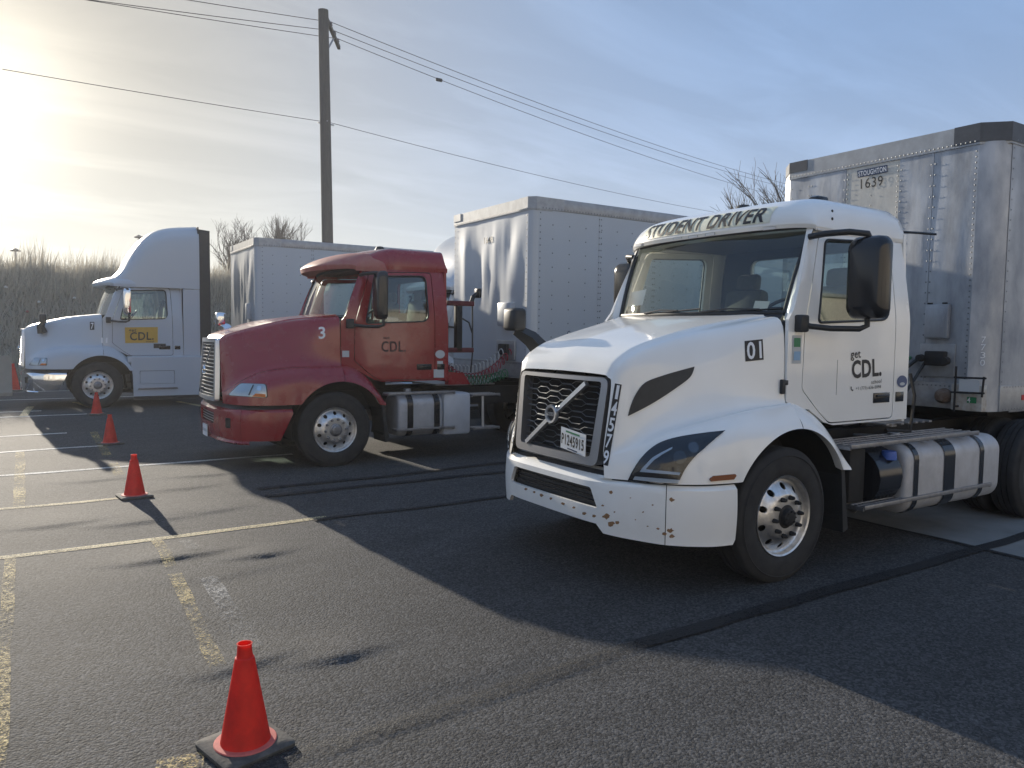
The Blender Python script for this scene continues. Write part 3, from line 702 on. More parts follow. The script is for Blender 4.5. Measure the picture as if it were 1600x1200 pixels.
def hood_mirror(root, side, base, top, paint=plastic):
    b0, t0 = Vector(base), Vector(top); g = B()
    g.tube([b0+Vector((.06, 0, -.04)), b0*.6+t0*.4, t0+Vector((0, 0, -.09))], [.095, .075, .05], 4)
    hm = g.build('hood_mirror', paint, root, 50)
    B().box(t0+Vector((0, side*.02, 0)), (.13, .20, .20), .03).build('mirror_head', paint, hm, 50)
def tank(root, x0, x1, yc, zc, w, h, r, straps, m=tankm, both_=True):
    for s in ((-1, 1) if both_ else (-1,)):
        pr = rrect(-w/2, -h/2, w/2, h/2, r, 6); rings = []
        for x, sc in ((x0, .80), (x0+.004, .90), (x0+.02, .97), (x0+.045, 1), (x1-.045, 1), (x1-.02, .97), (x1-.004, .90), (x1, .80)):
            rings.append([(x, s*yc+p[0]*sc, zc+p[1]*sc) for p in pr]+[(x, s*yc+pr[0][0]*sc, zc+pr[0][1]*sc)])
        g = B().grid(rings); nr = len(rings[0]); g.f.append(tuple(range(nr-1))); g.f.append(tuple(range(len(g.v)-nr, len(g.v)-1)))
        t = g.build('fuel_tank', m, root, 40)
        for xs0, xs1 in straps:
            k = B(); k.grid([[(xs, s*yc+p[0]*1.025, zc+p[1]*1.025) for p in pr+[pr[0]]] for xs in (xs0, xs1)]); k.build('tank_strap', gloss, t, 40)
        B().lathe([(0, .075), (.05, .075), (.055, .06), (.055, 0)], (x0+.25, s*(yc-.02), zc+h/2-.01), 'z', 16).build('filler_cap', steel, t, 40)
def board(root, x0, x1, y0, y1, z, name='step', holes=True, m=steel):
    """serrated aluminium tread: bars along and small cross teeth"""
    g = B(); s = 1 if y1 > y0 else -1; n = 5
    for i in range(n):
        y = y0+(y1-y0)*i/(n-1); g.box(((x0+x1)/2, y, z), (x1-x0, .012 if i else .02, .035 if i == 0 else .022), .003)
    k = int((x1-x0)/.05)
    for i in range(k+1):
        x = x0+(x1-x0)*i/k; g.box((x, (y0+y1)/2, z-.003), (.014, abs(y1-y0), .012))
    g.box((x0, (y0+y1)/2, z-.012), (.02, abs(y1-y0), .03)); g.box((x1, (y0+y1)/2, z-.012), (.02, abs(y1-y0), .03))
    return g.build(name, m, root, 30)
def chassis(root, axles, xend, steer_rim=alu, hubm=None, rimkey='a'):
    for s in (-1, 1): wheel(root, 0, s*1.06, s, steer_rim, True, hubm, rimkey)
    for s in (-1, 1): B().box(((xend-1.0)/2, s*.43, .82), (xend+1.0, .09, .28)).build('frame_rail', dark, root, 30)
    B().tube([(0, -.9, .46), (0, .9, .46)], .07, 10).build('front_axle', dark, root, 50)
    B().box((.2, 0, 1.15), (1.8, .8, .8), .1).build('engine', dark, root, 40)
    for x in axles:
        dual(root, x, 1.22)
        B().tube([(x, -.8, .495), (x, .8, .495)], .11, 10).lathe([(0, -.2), (.2, -.12), (.2, .12), (0, .2)], (x, 0, .5), 'x', 16).build('drive_axle', dark, root, 50)
    fw = B().box((sum(axles)/2, 0, 1.06), (.95, .92, .08), .03); fw.box((sum(axles)/2, 0, .98), (.5, 1.0, .12)); fw.build('fifth_wheel', dark, root, 30)
    for s in (-1, 1):
        B().box((axles[-1]+.75, s*.95, .62), (.015, .6, .75), .004).build('mud_flap', rubber, root, 30)
        B().prism([(.66, .83), (.70, .83), (.78, .30), (.72, .28)], s*.78, s*1.2).build('splash_guard', plastic, root, 30)

# ============================== white truck (day cab, front right)
TW = (4.7044, 4.7453, 0)
wt = empty('tractor_unit', TW, 'white day cab truck numbered 01 with student driver banner and mesh grille', 'truck', 'trucks parked in a row')
sw_ = Surf()
W_ST = [(-1.175, [(0, 1.535), (.35, 1.53), (.545, 1.51), (.588, 1.44), (.575, 1.02), (.585, .93), (.60, .87), (.615, .80)]),
        (-1.15, [(0, 1.62), (.36, 1.615), (.565, 1.585), (.625, 1.50), (.632, 1.04), (.665, .96), (.71, .89), (.735, .80)]),
        (-1.08, [(0, 1.695), (.37, 1.69), (.59, 1.655), (.665, 1.57), (.705, 1.10), (.79, 1.02), (.88, .94), (.91, .80)]),
        (-.96, [(0, 1.765), (.38, 1.757), (.605, 1.72), (.695, 1.63), (.76, 1.17), (.89, 1.10), (1.02, .99), (1.055, .80)]),
        (-.75, [(0, 1.835), (.39, 1.825), (.625, 1.785), (.73, 1.69), (.835, 1.235), (.99, 1.17), (1.125, 1.06), (1.165, .80)]),
        (-.5, [(0, 1.895), (.40, 1.885), (.65, 1.848), (.78, 1.75), (.90, 1.285), (1.05, 1.225), (1.175, 1.11), (1.215, .80)]),
        (-.2, [(0, 1.955), (.42, 1.945), (.73, 1.912), (.89, 1.82), (.985, 1.33), (1.09, 1.285), (1.20, 1.17), (1.237, .80)]),
        (.118, [(0, 2.0), (.45, 1.995), (.86, 1.972), (1.025, 1.90), (1.062, 1.36), (1.12, 1.32), (1.205, 1.21), (1.238, .80)])]
W_RF = [(.125, [(1.0, 1.32), (1.01, 1.352), (1.10, 1.315), (1.205, 1.205), (1.238, .80)]), (.3, [(1.0, 1.28), (1.01, 1.305), (1.11, 1.265), (1.207, 1.16), (1.238, .80)]),
        (.5, [(1.0, 1.16), (1.02, 1.185), (1.12, 1.15), (1.207, 1.05), (1.236, .80)]), (.66, [(1.0, 1.0), (1.03, 1.02), (1.12, .99), (1.205, .90), (1.232, .79)]), (.76, [(1.0, .84), (1.03, .86), (1.12, .85), (1.205, .81), (1.225, .78)])]
hood = build_hood(wt, W_ST, white, sw_, rear=W_RF, shear=.105)
build_cab(wt, white, sw_)
roof = roof_cap(wt, white, sw_, .255, .19, 1.775, 1.045, 2.672, 2.95, .55, .30, .16, pe=2.2, lipd=.03, px_=3.6)
chassis(wt, (4.0, 5.3), 6.0, hubm=dark, rimkey='w')
# grille
def grille_white(root):
    gx = lambda y, z: -1.140-.068*(1.5-z)/.635-.03*(1-(y/.57)**2)
    out = rpoly([(-.565, 1.505), (.565, 1.505), (.535, .865), (-.535, .865)], .07, 6); inn = rpoly([(-.50, 1.475), (.50, 1.475), (.455, .925), (-.455, .925)], .03, 4)
    f = panel(out, [inn], lambda u, v, d: (gx(u, v)-.045+d, u, v), .09, .12, .12).build('grille', mat('dulled_grille_chrome', (.34, .34, .35), .35, .8), root, 30)
    panel(rpoly([(-.53, 1.49), (.53, 1.49), (.48, .91), (-.48, .91)], .03), [], lambda u, v, d: (gx(u, v)+.05+d, u, v), .004, .1, .1).build('grille_backing', mat('grille_void', (.004, .004, .005), .95), f, 30)
    g = B(); cw, ch = .152, .076; nr = 9
    for r in range(nr+1):
        for sgn in (-1, 1):
            pts = []; zc = .905+r*.066
            for c in range(-5, 5):
                x0 = c*cw/1.0; up = ((c+r) % 2 == 0); dz = .014 if (up == (sgn > 0)) else -.014
                z = zc+sgn*.011+(dz if sgn > 0 else dz)*1.0
                pts += [(x0+.028, z), (x0+cw-.028, z)]
            seg = []
            for y, z in pts:
                wlim = .455+.045*(z-.925)/.55
                if abs(y) <= wlim and .93 < z < 1.47: seg.append(Vector((gx(y, z)-.012, y, z)))
            if len(seg) > 1: g.tube(seg, .0032, 4)
    g.build('grille_mesh', mat('grille_wire', (.15, .16, .17), .4, .8), f, 30)
    e = B(); p0, p1 = Vector((0, .36, .935)), Vector((0, -.335, 1.455)); d = (p1-p0).normalized(); nrm = Vector((0, -d.z, d.y))
    for sg in ((0, .44), (.56, 1)):
        a, c = p0+(p1-p0)*sg[0], p0+(p1-p0)*sg[1]; v = []
        for q in (a, c):
            for w in (-.017, .017):
                z = q+nrm*w; v += [(gx(z.y, z.z)-.055, z.y, z.z), (gx(z.y, z.z)-.02, z.y, z.z)]
        e.add(v, [(0, 2, 6, 4), (0, 4, 5, 1), (2, 3, 7, 6), (0, 1, 3, 2), (4, 6, 7, 5)])
    e.build('emblem_bar', silver, f, 30)
    c = Vector((gx(0, 1.195)-.06, .012, 1.195)); er = B().lathe([(.050, 0), (.052, -.016), (.070, -.018), (.076, 0), (.072, .012)], c, 'x', 36)
    er.tube([c+Vector((0, -.045, .045)), c+Vector((0, -.068, .068))], .008, 6)
    ring = er.build('emblem_ring', silver, f, 50)
    B().lathe([(0, -.003), (.052, -.003), (.052, .01)], c, 'x', 30).build('emblem_disc', inkm, ring, 50)
    B().box(c+Vector((-.005, 0, 0)), (.006, .108, .026)).build('emblem_band', silver, ring)
    V, Fc = textmesh('VOLVO'); pyobj('emblem_text', [(c.x-.0095, c.y+.046-a*.092, c.z-.009+b*.018) for a, b in V], Fc, inkm, ring)
    # plate
    q = [Vector((gx(-.2, 1.05)-.062, -.135, 1.115)), Vector((gx(-.4, 1.0)-.066, -.435, 1.085)), Vector((gx(-.4, .95)-.066, -.430, .925)), Vector((gx(-.2, .95)-.062, -.130, .955))]
    B().prism([(p.y, p.z) for p in q], q[0].x-.003, q[0].x+.002, 'x').build('licence_plate', mat('plate_white', (.74, .75, .74), .5), f)
    def plate(sh, nm, m, off=.005): return pyobj(nm, [(q[0].x-.002-off, *(bilin([(p.y, p.z) for p in q], a, b))) for a, b in sh[0]], sh[1], m, f)
    plate(sub(textmesh('P1245915'), .05, .22, .95, .74), 'plate_number', inkm)
    plate(sub(SQ, .22, .83, .78, .91), 'plate_strip', greenv); plate(sub(SQ, .3, .06, .7, .12), 'plate_strip', navy)
grille_white(wt)
# bumper
PLAN = [(0, -1.285), (.40, -1.28), (.58, -1.262), (.70, -1.222), (.84, -1.14), (1.0, -1.02), (1.12, -.87), (1.19, -.72), (1.215, -.555)]
bf, S_, sof = bumper_map(PLAN, .4, .785)
sa = sof(1.0)
bot = [(-sa, .375), (-sof(.62), .40), (-sof(.56), .46), (sof(.56), .46), (sof(.62), .40), (sa, .375)]
outer = bot+[(sa, .785), (sof(.62), .785), (sof(.56), .825), (-sof(.56), .825), (-sof(.62), .785), (-sa, .785)]
outer = [(a, b) for a, b in bot]+[(sa, .785), (-sa, .785)]
intake = rpoly([(-.50, .715), (.50, .715), (.575, .575), (-.575, .575)], .02)
bp_ = panel(outer, [intake], bf, .03, .05, .03).build('bumper', bumperw, wt, 35); sw_.add(bp_)
panel(rpoly([(-.53, .73), (.53, .73), (.60, .56), (-.60, .56)], .02), [], lambda u, v, d: bf(u, v, d+.06), .003, .1, .1).build('bumper_intake', plastic, bp_, 30)
for k in range(3):
    B().tube([bf(u, .61+.033*k, .05) for u in np.linspace(-.55, .55, 12)], .005, 5).build('intake_bar', gloss, bp_, 40)
for s in (-1, 1):
    o = panel([(s*(sa+.006), .375), (s*(S_-.02), .365), (s*S_, .40), (s*S_, .785), (s*(sa+.006), .785)], [], bf, .03, .05, .03).build('bumper_corner', white, wt, 35)
    if s < 0: sw_.add(o)
B().grid([[bf(u, .78, .02) for u in np.linspace(-S_, S_, 60)], [(bf(u, .80, .05)[0], bf(u, .80, .05)[1], .835) for u in np.linspace(-S_, S_, 60)]]).build('bumper_gap_seal', plastic, wt, 40)
B().grid([[bf(u, .783, .012) for u in np.linspace(-sof(.66), sof(.66), 40)], [(bf(u, .78, .05)[0], bf(u, .78, .05)[1], .812) for u in np.linspace(-sof(.66), sof(.66), 40)], [(bf(u, .78, .12)[0], bf(u, .78, .12)[1], .845) for u in np.linspace(-sof(.66), sof(.66), 40)]]).build('bumper_top', bumperw, wt, 50)
# rust and chips on the bumper
rr_ = random.Random(3)
def blotch(cx, cy, r, n=11): return [(cx+r*(.55+.8*rr_.random())*math.cos(2*PI*i/n), cy+r*(.4+.6*rr_.random())*math.sin(2*PI*i/n)) for i in range(n)]
for cx, cy, r in ((948, 807, 7), (955, 818, 7), (965, 816, 4), (1050, 781, 5), (955, 769, 4), (1047, 829, 6), (1038, 834, 5), (1028, 826, 3), (1050, 838, 5), (1005, 800, 2), (1020, 789, 2), (985, 778, 1.6), (993, 812, 1.6), (1012, 822, 1.8), (822, 764, 3), (835, 769, 3), (846, 774, 4), (861, 779, 3), (880, 787, 4), (897, 793, 3), (913, 802, 4), (928, 806, 4), (960, 800, 2), (942, 790, 2.5)):
    patch('rust_spot', sw_, blotch(cx, cy, r*.8), rust, bp_, .0015, 30, both=False)
# headlights
STEP = 6
HL = catmull([(981, 751), (989, 735), (1000, 719), (1014, 704), (1032, 692), (1058, 684), (1095, 678), (1133, 673.5)], 4)
HR = catmull([(1133, 673.5), (1117, 686), (1102, 699), (1085, 714), (1072, 730), (1064, 745), (1058, 758)], 4)[1:]
hl_out = [tuple(p) for p in HL]+[tuple(p) for p in HR]+[(1030, 756), (1000, 753)]
for q in patch('headlight', sw_, hl_out, gloss, wt, .009, 6, smooth=40): pass
hls = [o for o in wt.children if o.name.startswith('headlight')]
cx_, cy_ = 1052, 722
inn = [(cx_+(a-cx_)*.93, cy_+(b-cy_)*.90) for a, b in hl_out]
lo_ = [(992, 742), (1000, 741), (1062, 748), (1059, 756), (1030, 754), (1000, 751), (986, 749)]
for q in patch('headlight_bar', sw_, [(993, 744), (1062, 749.5), (1059, 755), (1030, 753.5), (990, 749)], mat('drl_lens', (.62, .64, .64), .25), wt, .016, 6, tr=wt): pass
for q in patch('headlight_bar', sw_, [(1001, 737), (1006, 730), (1020, 716), (1036, 707), (1051, 700), (1050, 703), (1036, 711), (1022, 720), (1010, 733), (1063, 738), (1061, 742)], mat('drl_lens2', (.60, .66, .72), .3), wt, .016, 6, tr=wt): pass
for q in patch('headlight_reflector', sw_, [tuple(p) for p in circ(1062, 715, 10, 16)], mat('projector', (.08, .085, .09), .15, .7), wt, .016, 5, tr=wt): pass
for q in patch('headlight_reflector', sw_, [tuple(p) for p in circ(1083, 700, 8, 16)], mat('projector2', (.16, .17, .18), .15, .8), wt, .016, 5, tr=wt): pass
for q in patch('headlight_lens', sw_, inn, smoke, wt, .026, 6, smooth=40, tr=wt): pass
# hood vents, markers
vent = [tuple(p) for p in catmull([(981, 650), (986, 632), (995, 613), (1009, 597), (1035, 587), (1060, 579.5), (1084.5, 573)], 3)]+[tuple(p) for p in catmull([(1084.5, 573), (1081, 584), (1074, 593), (1055, 607), (1031, 623), (1005, 638), (981, 650)], 3)[1:-1]]
patch('hood_vent', sw_, vent, plastic, wt, .008, 7, thick=.02, smooth=40)
patch('side_marker', sw_, [(1108, 748), (1114, 743.5), (1147, 740.5), (1149, 743), (1145, 749), (1110, 752)], amberd, wt, .014, 12, thick=.02, smooth=30)
# hood latch, panel break lines
# mirrors
mirror_unit(wt, -1, .72, x1=1); mirror_unit(wt, 1, .72)
hood_mirror(wt, 1, (-.83, .80, 1.66), (-1.03, .90, 1.94))
# tanks and steps
tank(wt, 1.52, 3.12, .98, .62, .52, .60, .14, ((1.62, 1.69), (2.10, 2.28), (2.72, 2.79)))
for s in (-1, 1):
    board(wt, .72, 2.68, s*1.235, s*.93, .965, 'upper_step'); board(wt, .90, 2.92, s*1.255, s*1.03, .465, 'lower_step')
    sup = B()
    for x in (1.15, 2.0, 2.75): sup.tube([(x, s*1.08, .45), (x, s*1.02, .36), (x, s*.8, .42)], .015, 6)
    for x in (1.1, 1.9, 2.5): sup.tube([(x, s*1.2, .95), (x, s*.5, .90)], .02, 6)
    sup.build('step_bracket', steel, wt, 50)
    d = B(); d.tube([(1.14, s*1.0, .66), (1.46, s*1.0, .66)], .24, 18); db = d.build('fluid_tank', gloss, wt, 40)
    B().lathe([(0, .03), (.055, .03), (.06, 0), (.06, -.04)], (1.36, s*1.17, .85), 'z', 16).build('fluid_cap', bluecap, db, 40)
    B().box((.98, s*.95, .70), (.22, .38, .45), .03).build('battery_box', dark, wt, 30)
B().box((2.35, 0, 1.0), (1.1, .9, .02)).box((2.05, 0, 1.02), (.08, 1.6, .03)).build('deck_plate', steel, wt, 30)
for k in range(7): B().box((1.95+.12*k, -.55, 1.02+.004), (.05, .5, .02), .004).build('deck_slat', steel, wt, 30)
# roof lights, horn, antenna
for q in ([(992, 381), (1004, 379.5), (1004, 384), (992, 386)], [(1052, 371.5), (1066, 369.5), (1066, 372), (1052, 374)], [(1076, 368.5), (1091, 366.5), (1091, 370.5), (1076, 372.5)], [(1102, 364.5), (1118, 362), (1118, 367), (1102, 369)], [(1192, 354.5), (1213, 353), (1213, 357.5), (1192, 359.5)]):
    decal('marker_light', sw_, q, gridsq(4, 1), greyv, wt, .004); decal('marker_light', sw_, [tuple(np.array(p)*.84+np.mean(q, 0)*.16) for p in q], gridsq(4, 1), inkw, wt, .0065)
for u, v in ((1300, 330), (1300, 342)):
    h_ = sw_.hit(u, v, .002); (B().lathe([(0, -.006), (.011, -.004), (.013, 0)], h_-Vector(TW), 'y', 10).build('bolt', dark, wt, 50) if h_ else None)
h_ = sw_.hit(1222, 604, .0)
if h_: B().box(h_-Vector(TW)+Vector((-.01, -.012, 0)), (.035, .03, .11), .008).box(h_-Vector(TW)+Vector((.02, -.012, .03)), (.05, .022, .04), .006).build('hood_latch', plastic, wt, 40)
B().box((1.05, -.62, 2.98), (.15, .12, .08), .03).build('roof_lamp', gloss, wt, 40)
B().lathe([(0, .08), (.05, .075), (.08, .04), (.085, 0)], (.95, .1, 2.955), 'z', 20).build('roof_beacon', plastic, wt, 40)
B().tube([(1.79, -.93, 2.75), (2.05, -.95, 2.76), (2.28, -.97, 2.765)], .012, 6).build('antenna', plastic, wt, 50)
# lettering
def lettering(root, surf, items):
    for nm, quad, sh, m, off in items: decal(nm, surf, quad, sh, m, root, off)
Qb = [(1024, 353.5), (1194, 327.5), (1183, 354), (1004, 379)]
lettering(wt, sw_, [
    ('number_sticker', [(1163, 533), (1191.5, 530), (1193, 562), (1164.5, 565)], gridsq(3, 3), inkm, .003), ('number', [(1163, 533), (1191.5, 530), (1193, 562), (1164.5, 565)], sub(textmesh('01'), .10, .08, .90, .93), inkw, .006),
    ('sticker', [(1238, 524), (1252, 524), (1251, 568), (1237, 568)], gridsq(1, 3), greyv, .003), ('sticker', [(1240, 528), (1250, 528), (1249.5, 542), (1239.5, 542)], SQ, greenv, .006), ('sticker', [(1240, 549), (1250, 549), (1249, 563), (1239, 563)], SQ, sky_v, .006),
    ('lettering', [(1329, 549), (1344, 548), (1345, 563), (1329, 564)], textmesh('get', fat=.015), inkm, .003), ('lettering', [(1330.5, 563), (1376.5, 559.5), (1377, 587.5), (1331, 592)], textmesh('CDL.', fat=.032), inkm, .003),
    ('lettering', [(1361, 594), (1377, 592), (1376.5, 598), (1361, 600)], textmesh('school', False), inkm, .003), ('lettering', [(1337, 604.5), (1376, 601.5), (1376, 608), (1337, 611)], textmesh('+1 (773)-636-5098', False), inkm, .003), ('lettering', [(1328.5, 604), (1333, 603.5), (1333, 611), (1328.5, 611.5)], ([(0, 1), (.3, 1), (.45, .7), (.3, .6), (.55, .3), (.75, .4), (1, .25), (.8, 0), (.4, .1), (.1, .5)], [tuple(range(9, -1, -1))]), inkm, .003),
    ('sticker', [(1401, 587), (1417, 586), (1417, 605), (1401, 606)], (circ(.5, .5, .5, 24), [tuple(range(24))]), bluev, .003), ('sticker', [(1405, 597.5), (1413, 597), (1413, 602), (1405, 602.5)], (circ(.5, .5, .5, 12), [tuple(range(12))]), greyv, .005)])
rf_ = RF[wt.name]
def on_visor(shape, y0, y1, s0, s1, off):
    out = []
    for a, b in shape[0]:
        y, sx = y0+(y1-y0)*a, s0+(s1-s0)*b**1.8; p = rf_(y, sx); n = (rf_(y, sx+.01)-p).cross(rf_(y+.01, sx)-p).normalized()
        if n.x > 0: n = -n
        out.append(p+n*off)
    return out
gq = gridsq(60, 8); pyobj('banner', on_visor(gq, .76, -.72, .0008, .10, .004), gq[1], cream, wt)
tq = subdiv(textmesh('STUDENT DRIVER', True, .10, .024), 60, 8); pyobj('banner_text', on_visor(tq, .71, -.67, .002, .092, .008), tq[1], inkm, wt)
qs = [(961, 599), (971.5, 601), (950.5, 728), (940, 726)]
for mir in (0, 1):
    for k, c in enumerate(' 14579'):
        if k == 0: sh = gridsq(2, 10); m_, of = inkm, .003
        else:
            t1_, t0_ = 1-(k-1)/5-.015, 1-k/5+.015; sh = sub(textmesh(c), .12 if c != '1' else .35, t0_, .9 if c != '1' else .75, t1_); m_, of = inkw, .006
        o = decal('hood_number', sw_, qs, sh, m_, wt, of)
        if mir and o: o.data = o.data.copy(); o.data.transform(Matrix.Scale(-1, 4, (0, 1, 0)))
B().tube([(.745, -hz(1.6)-.0005, 1.64), (.745, -hz(1.5)-.0005, 1.36)], .0025, 5).build('door_crease', steel, wt, 50)
B().grid([[(x, -hz(1.68)-.001, z) for x in (.34, .9, 1.5)] for z in (1.672, 1.678)]).build('door_crease', white, wt, 50)
# air hoses
def hose(root, pts, r, m, name='air_hose'):
    return B().tube([tuple(p) for p in catmull(pts, 6)], r, 7).build(name, m, root, 60)
hose(wt, [(1.78, -.2, 1.55), (2.3, -.25, 1.25), (2.8, -.15, 1.35), (3.24, -.25, 1.62)], .018, greenh); hose(wt, [(1.78, 0, 1.5), (2.2, 0, 1.1), (2.7, -.1, 1.2), (3.24, -.32, 1.60)], .018, plastic); hose(wt, [(1.78, -.4, 1.45), (2.0, -.5, 1.0), (2.5, -.5, 1.1), (3.24, -.42, 1.6)], .016, plastic)
B().tube([(1.95, -.55, 1.0), (1.95, -.55, 2.1)], .02, 6).build('hose_post', dark, wt, 50)
B().tube([(1.75, -.9, 1.0), (2.05, -.95, .98), (2.1, -.95, 1.3), (2.1, -.9, 1.5)], .016, 6).build('grab_rail', dark, wt, 50)
# papers behind the windscreen
for nm, q, m_ in (('permit_card', [(986, 457), (1010, 452), (1004, 476), (980, 480)], inkw), ('permit_card', [(1180, 470), (1203, 471), (1198, 485), (1176, 484)], greyv)):
    a = [at(u, v, 'x', TW[0]+.36) - Vector(TW) for u, v in q]; pyobj(nm, a, [(0, 1, 2, 3)], m_, wt)

# ============================== old style front (red day cab and pale sleeper)
R_ST = [(-1.315, [(0, 1.70), (.25, 1.695), (.41, 1.675), (.455, 1.60), (.535, 1.06), (.575, .98), (.60, .93), (.62, .855)]),
        (-1.27, [(0, 1.745), (.30, 1.74), (.475, 1.72), (.53, 1.63), (.63, 1.10), (.71, 1.03), (.785, .96), (.81, .855)]),
        (-1.2, [(0, 1.785), (.34, 1.78), (.53, 1.755), (.60, 1.67), (.72, 1.17), (.84, 1.10), (.945, 1.01), (.975, .855)]),
        (-1.08, [(0, 1.825), (.38, 1.82), (.585, 1.795), (.66, 1.71), (.81, 1.255), (.95, 1.18), (1.065, 1.05), (1.095, .855)]),
        (-.88, [(0, 1.885), (.42, 1.88), (.65, 1.855), (.735, 1.77), (.89, 1.34), (1.035, 1.26), (1.15, 1.11), (1.185, .855)]),
        (-.5, [(0, 1.98), (.48, 1.975), (.745, 1.95), (.845, 1.86), (.97, 1.39), (1.10, 1.315), (1.20, 1.18), (1.232, .855)]),
        (.118, [(0, 2.065), (.55, 2.06), (.91, 2.03), (1.03, 1.94), (1.064, 1.395), (1.125, 1.335), (1.21, 1.22), (1.24, .855)])]
R_RF = [(.125, [(1.0, 1.37), (1.03, 1.385), (1.115, 1.33), (1.208, 1.215), (1.24, .82)]), (.3, [(1.0, 1.32), (1.03, 1.335), (1.115, 1.28), (1.208, 1.17), (1.24, .82)]), (.5, [(1.0, 1.18), (1.03, 1.195), (1.115, 1.15), (1.208, 1.05), (1.238, .82)]), (.64, [(1.0, 1.02), (1.03, 1.035), (1.12, .99), (1.205, .92), (1.232, .81)]), (.72, [(1.0, .87), (1.03, .885), (1.12, .86), (1.205, .83), (1.225, .80)])]
def old_front(root, paint, surf, bpaint, bz=(.40, .80), pl=True, hlm=lensm):
    build_hood(root, R_ST, paint, surf, rear=R_RF)
    gx = lambda y, z: -1.325-.05*(1.68-z)/.8-.03*(1-(y/.5)**2)
    fr = panel(rpoly([(-.43, 1.70), (.43, 1.70), (.53, .875), (-.53, .875)], .03), [rpoly([(-.385, 1.645), (.385, 1.645), (.475, .93), (-.475, .93)], .02)], lambda u, v, d: (gx(u, v)-.03+d, u, v), .06, .12, .12).build('grille', silver, root, 30)
    panel(rpoly([(-.41, 1.68), (.41, 1.68), (.50, .90), (-.50, .90)], .02), [], lambda u, v, d: (gx(u, v)+.025+d, u, v), .004, .1, .1).build('grille_backing', plastic, fr, 30)
    for k in range(14):
        z = .96+k*.0505; w = .48-.09*(z-.93)/.72
        B().grid([[(gx(y, z)-a, y, z+c) for y in np.linspace(-w, w, 9)] for a, c in ((0, .008), (.018, .004), (.018, -.004), (0, -.008))]).build('grille_slat', silver, fr, 50)
    c = Vector((gx(0, 1.27)-.05, 0, 1.27)); B().lathe([(.042, 0), (.045, -.012), (.058, -.013), (.06, .01)], c, 'x', 24).box(c+Vector((-.004, 0, 0)), (.008, .09, .022)).build('emblem_ring', chrome, fr, 50)
    p0, p1 = Vector((gx(.4, .95)-.03, .42, .95)), Vector((gx(.33, 1.63)-.03, -.335, 1.625)); B().tube([p0, (p0+p1)/2+Vector((-.03, 0, 0)), p1], .011, 4).build('emblem_bar', silver, fr, 50)
    PL = [(0, -1.395), (.40, -1.385), (.60, -1.36), (.80, -1.315), (.98, -1.235), (1.12, -1.08), (1.20, -.90), (1.228, -.58)]
    f, S, so_ = bumper_map(PL, *bz); a = so_(1.03); z0, z1 = bz
    o = panel([(-a, z0), (-so_(.45), z0+.02), (so_(.45), z0+.02), (a, z0), (a, z1), (-a, z1)], [rrect(-.42, z0+.17, .42, z1-.08, .02)], f, .03, .06, .04).build('bumper', bpaint, root, 35); surf.add(o)
    panel(rrect(-.45, z0+.15, .45, z1-.06, .02), [], lambda u, v, d: f(u, v, d+.05), .003, .1, .1).build('bumper_intake', plastic, o, 30)
    for k in range(4): B().tube([f(u, z0+.19+.035*k, .03) for u in np.linspace(-.41, .41, 9)], .006, 5).build('intake_bar', silver, o, 40)
    for s in (-1, 1):
        e = panel([(s*(a+.005), z0), (s*(S-.16), z0), (s*S, z1-.06), (s*S, z1), (s*(a+.005), z1)], [], f, .03, .06, .04).build('bumper_corner', bpaint, root, 35)
        if s < 0: surf.add(e)
        u = s*so_(.86); fl = f(u, z0+.22, -.004)
        k = B(); k.prism(rrect(-.045, -.065, .045, .065, .02), -.006, .006, 'x'); T = Matrix.Rotation(-s*math.radians(28), 3, 'Z'); k.v = [tuple(T @ Vector(v)+Vector(fl)) for v in k.v]; k.build('fog_lamp', gloss, o, 30)
    # chin lip under the bumper
    B().grid([[f(u, z, d) for u in np.linspace(-so_(1.1), so_(1.1), 40)] for z, d in ((z0+.004, .015), (z0-.03, .0), (z0-.055, .03))]).build('bumper_lip', bpaint, root, 50)
    B().grid([[f(u, z1-.01, .03) for u in np.linspace(-S, S, 50)], [(f(u, z1, .06)[0], f(u, z1, .06)[1], z1+.07) for u in np.linspace(-S, S, 50)]]).build('bumper_gap_seal', plastic, root, 40)
    if pl:
        x = f(.1, .55, 0)[0]-.012; q = B().prism(rrect(-.1, .36, .2, .52, .012), x, x+.006, 'x').build('licence_plate', mat('plate_white', (.74, .75, .74), .5), o)
        pyobj('plate_strip', [(x-.003, .18, .42), (x-.003, -.08, .42), (x-.003, -.08, .46), (x-.003, .18, .46)], [(0, 1, 2, 3)], greyv, q)
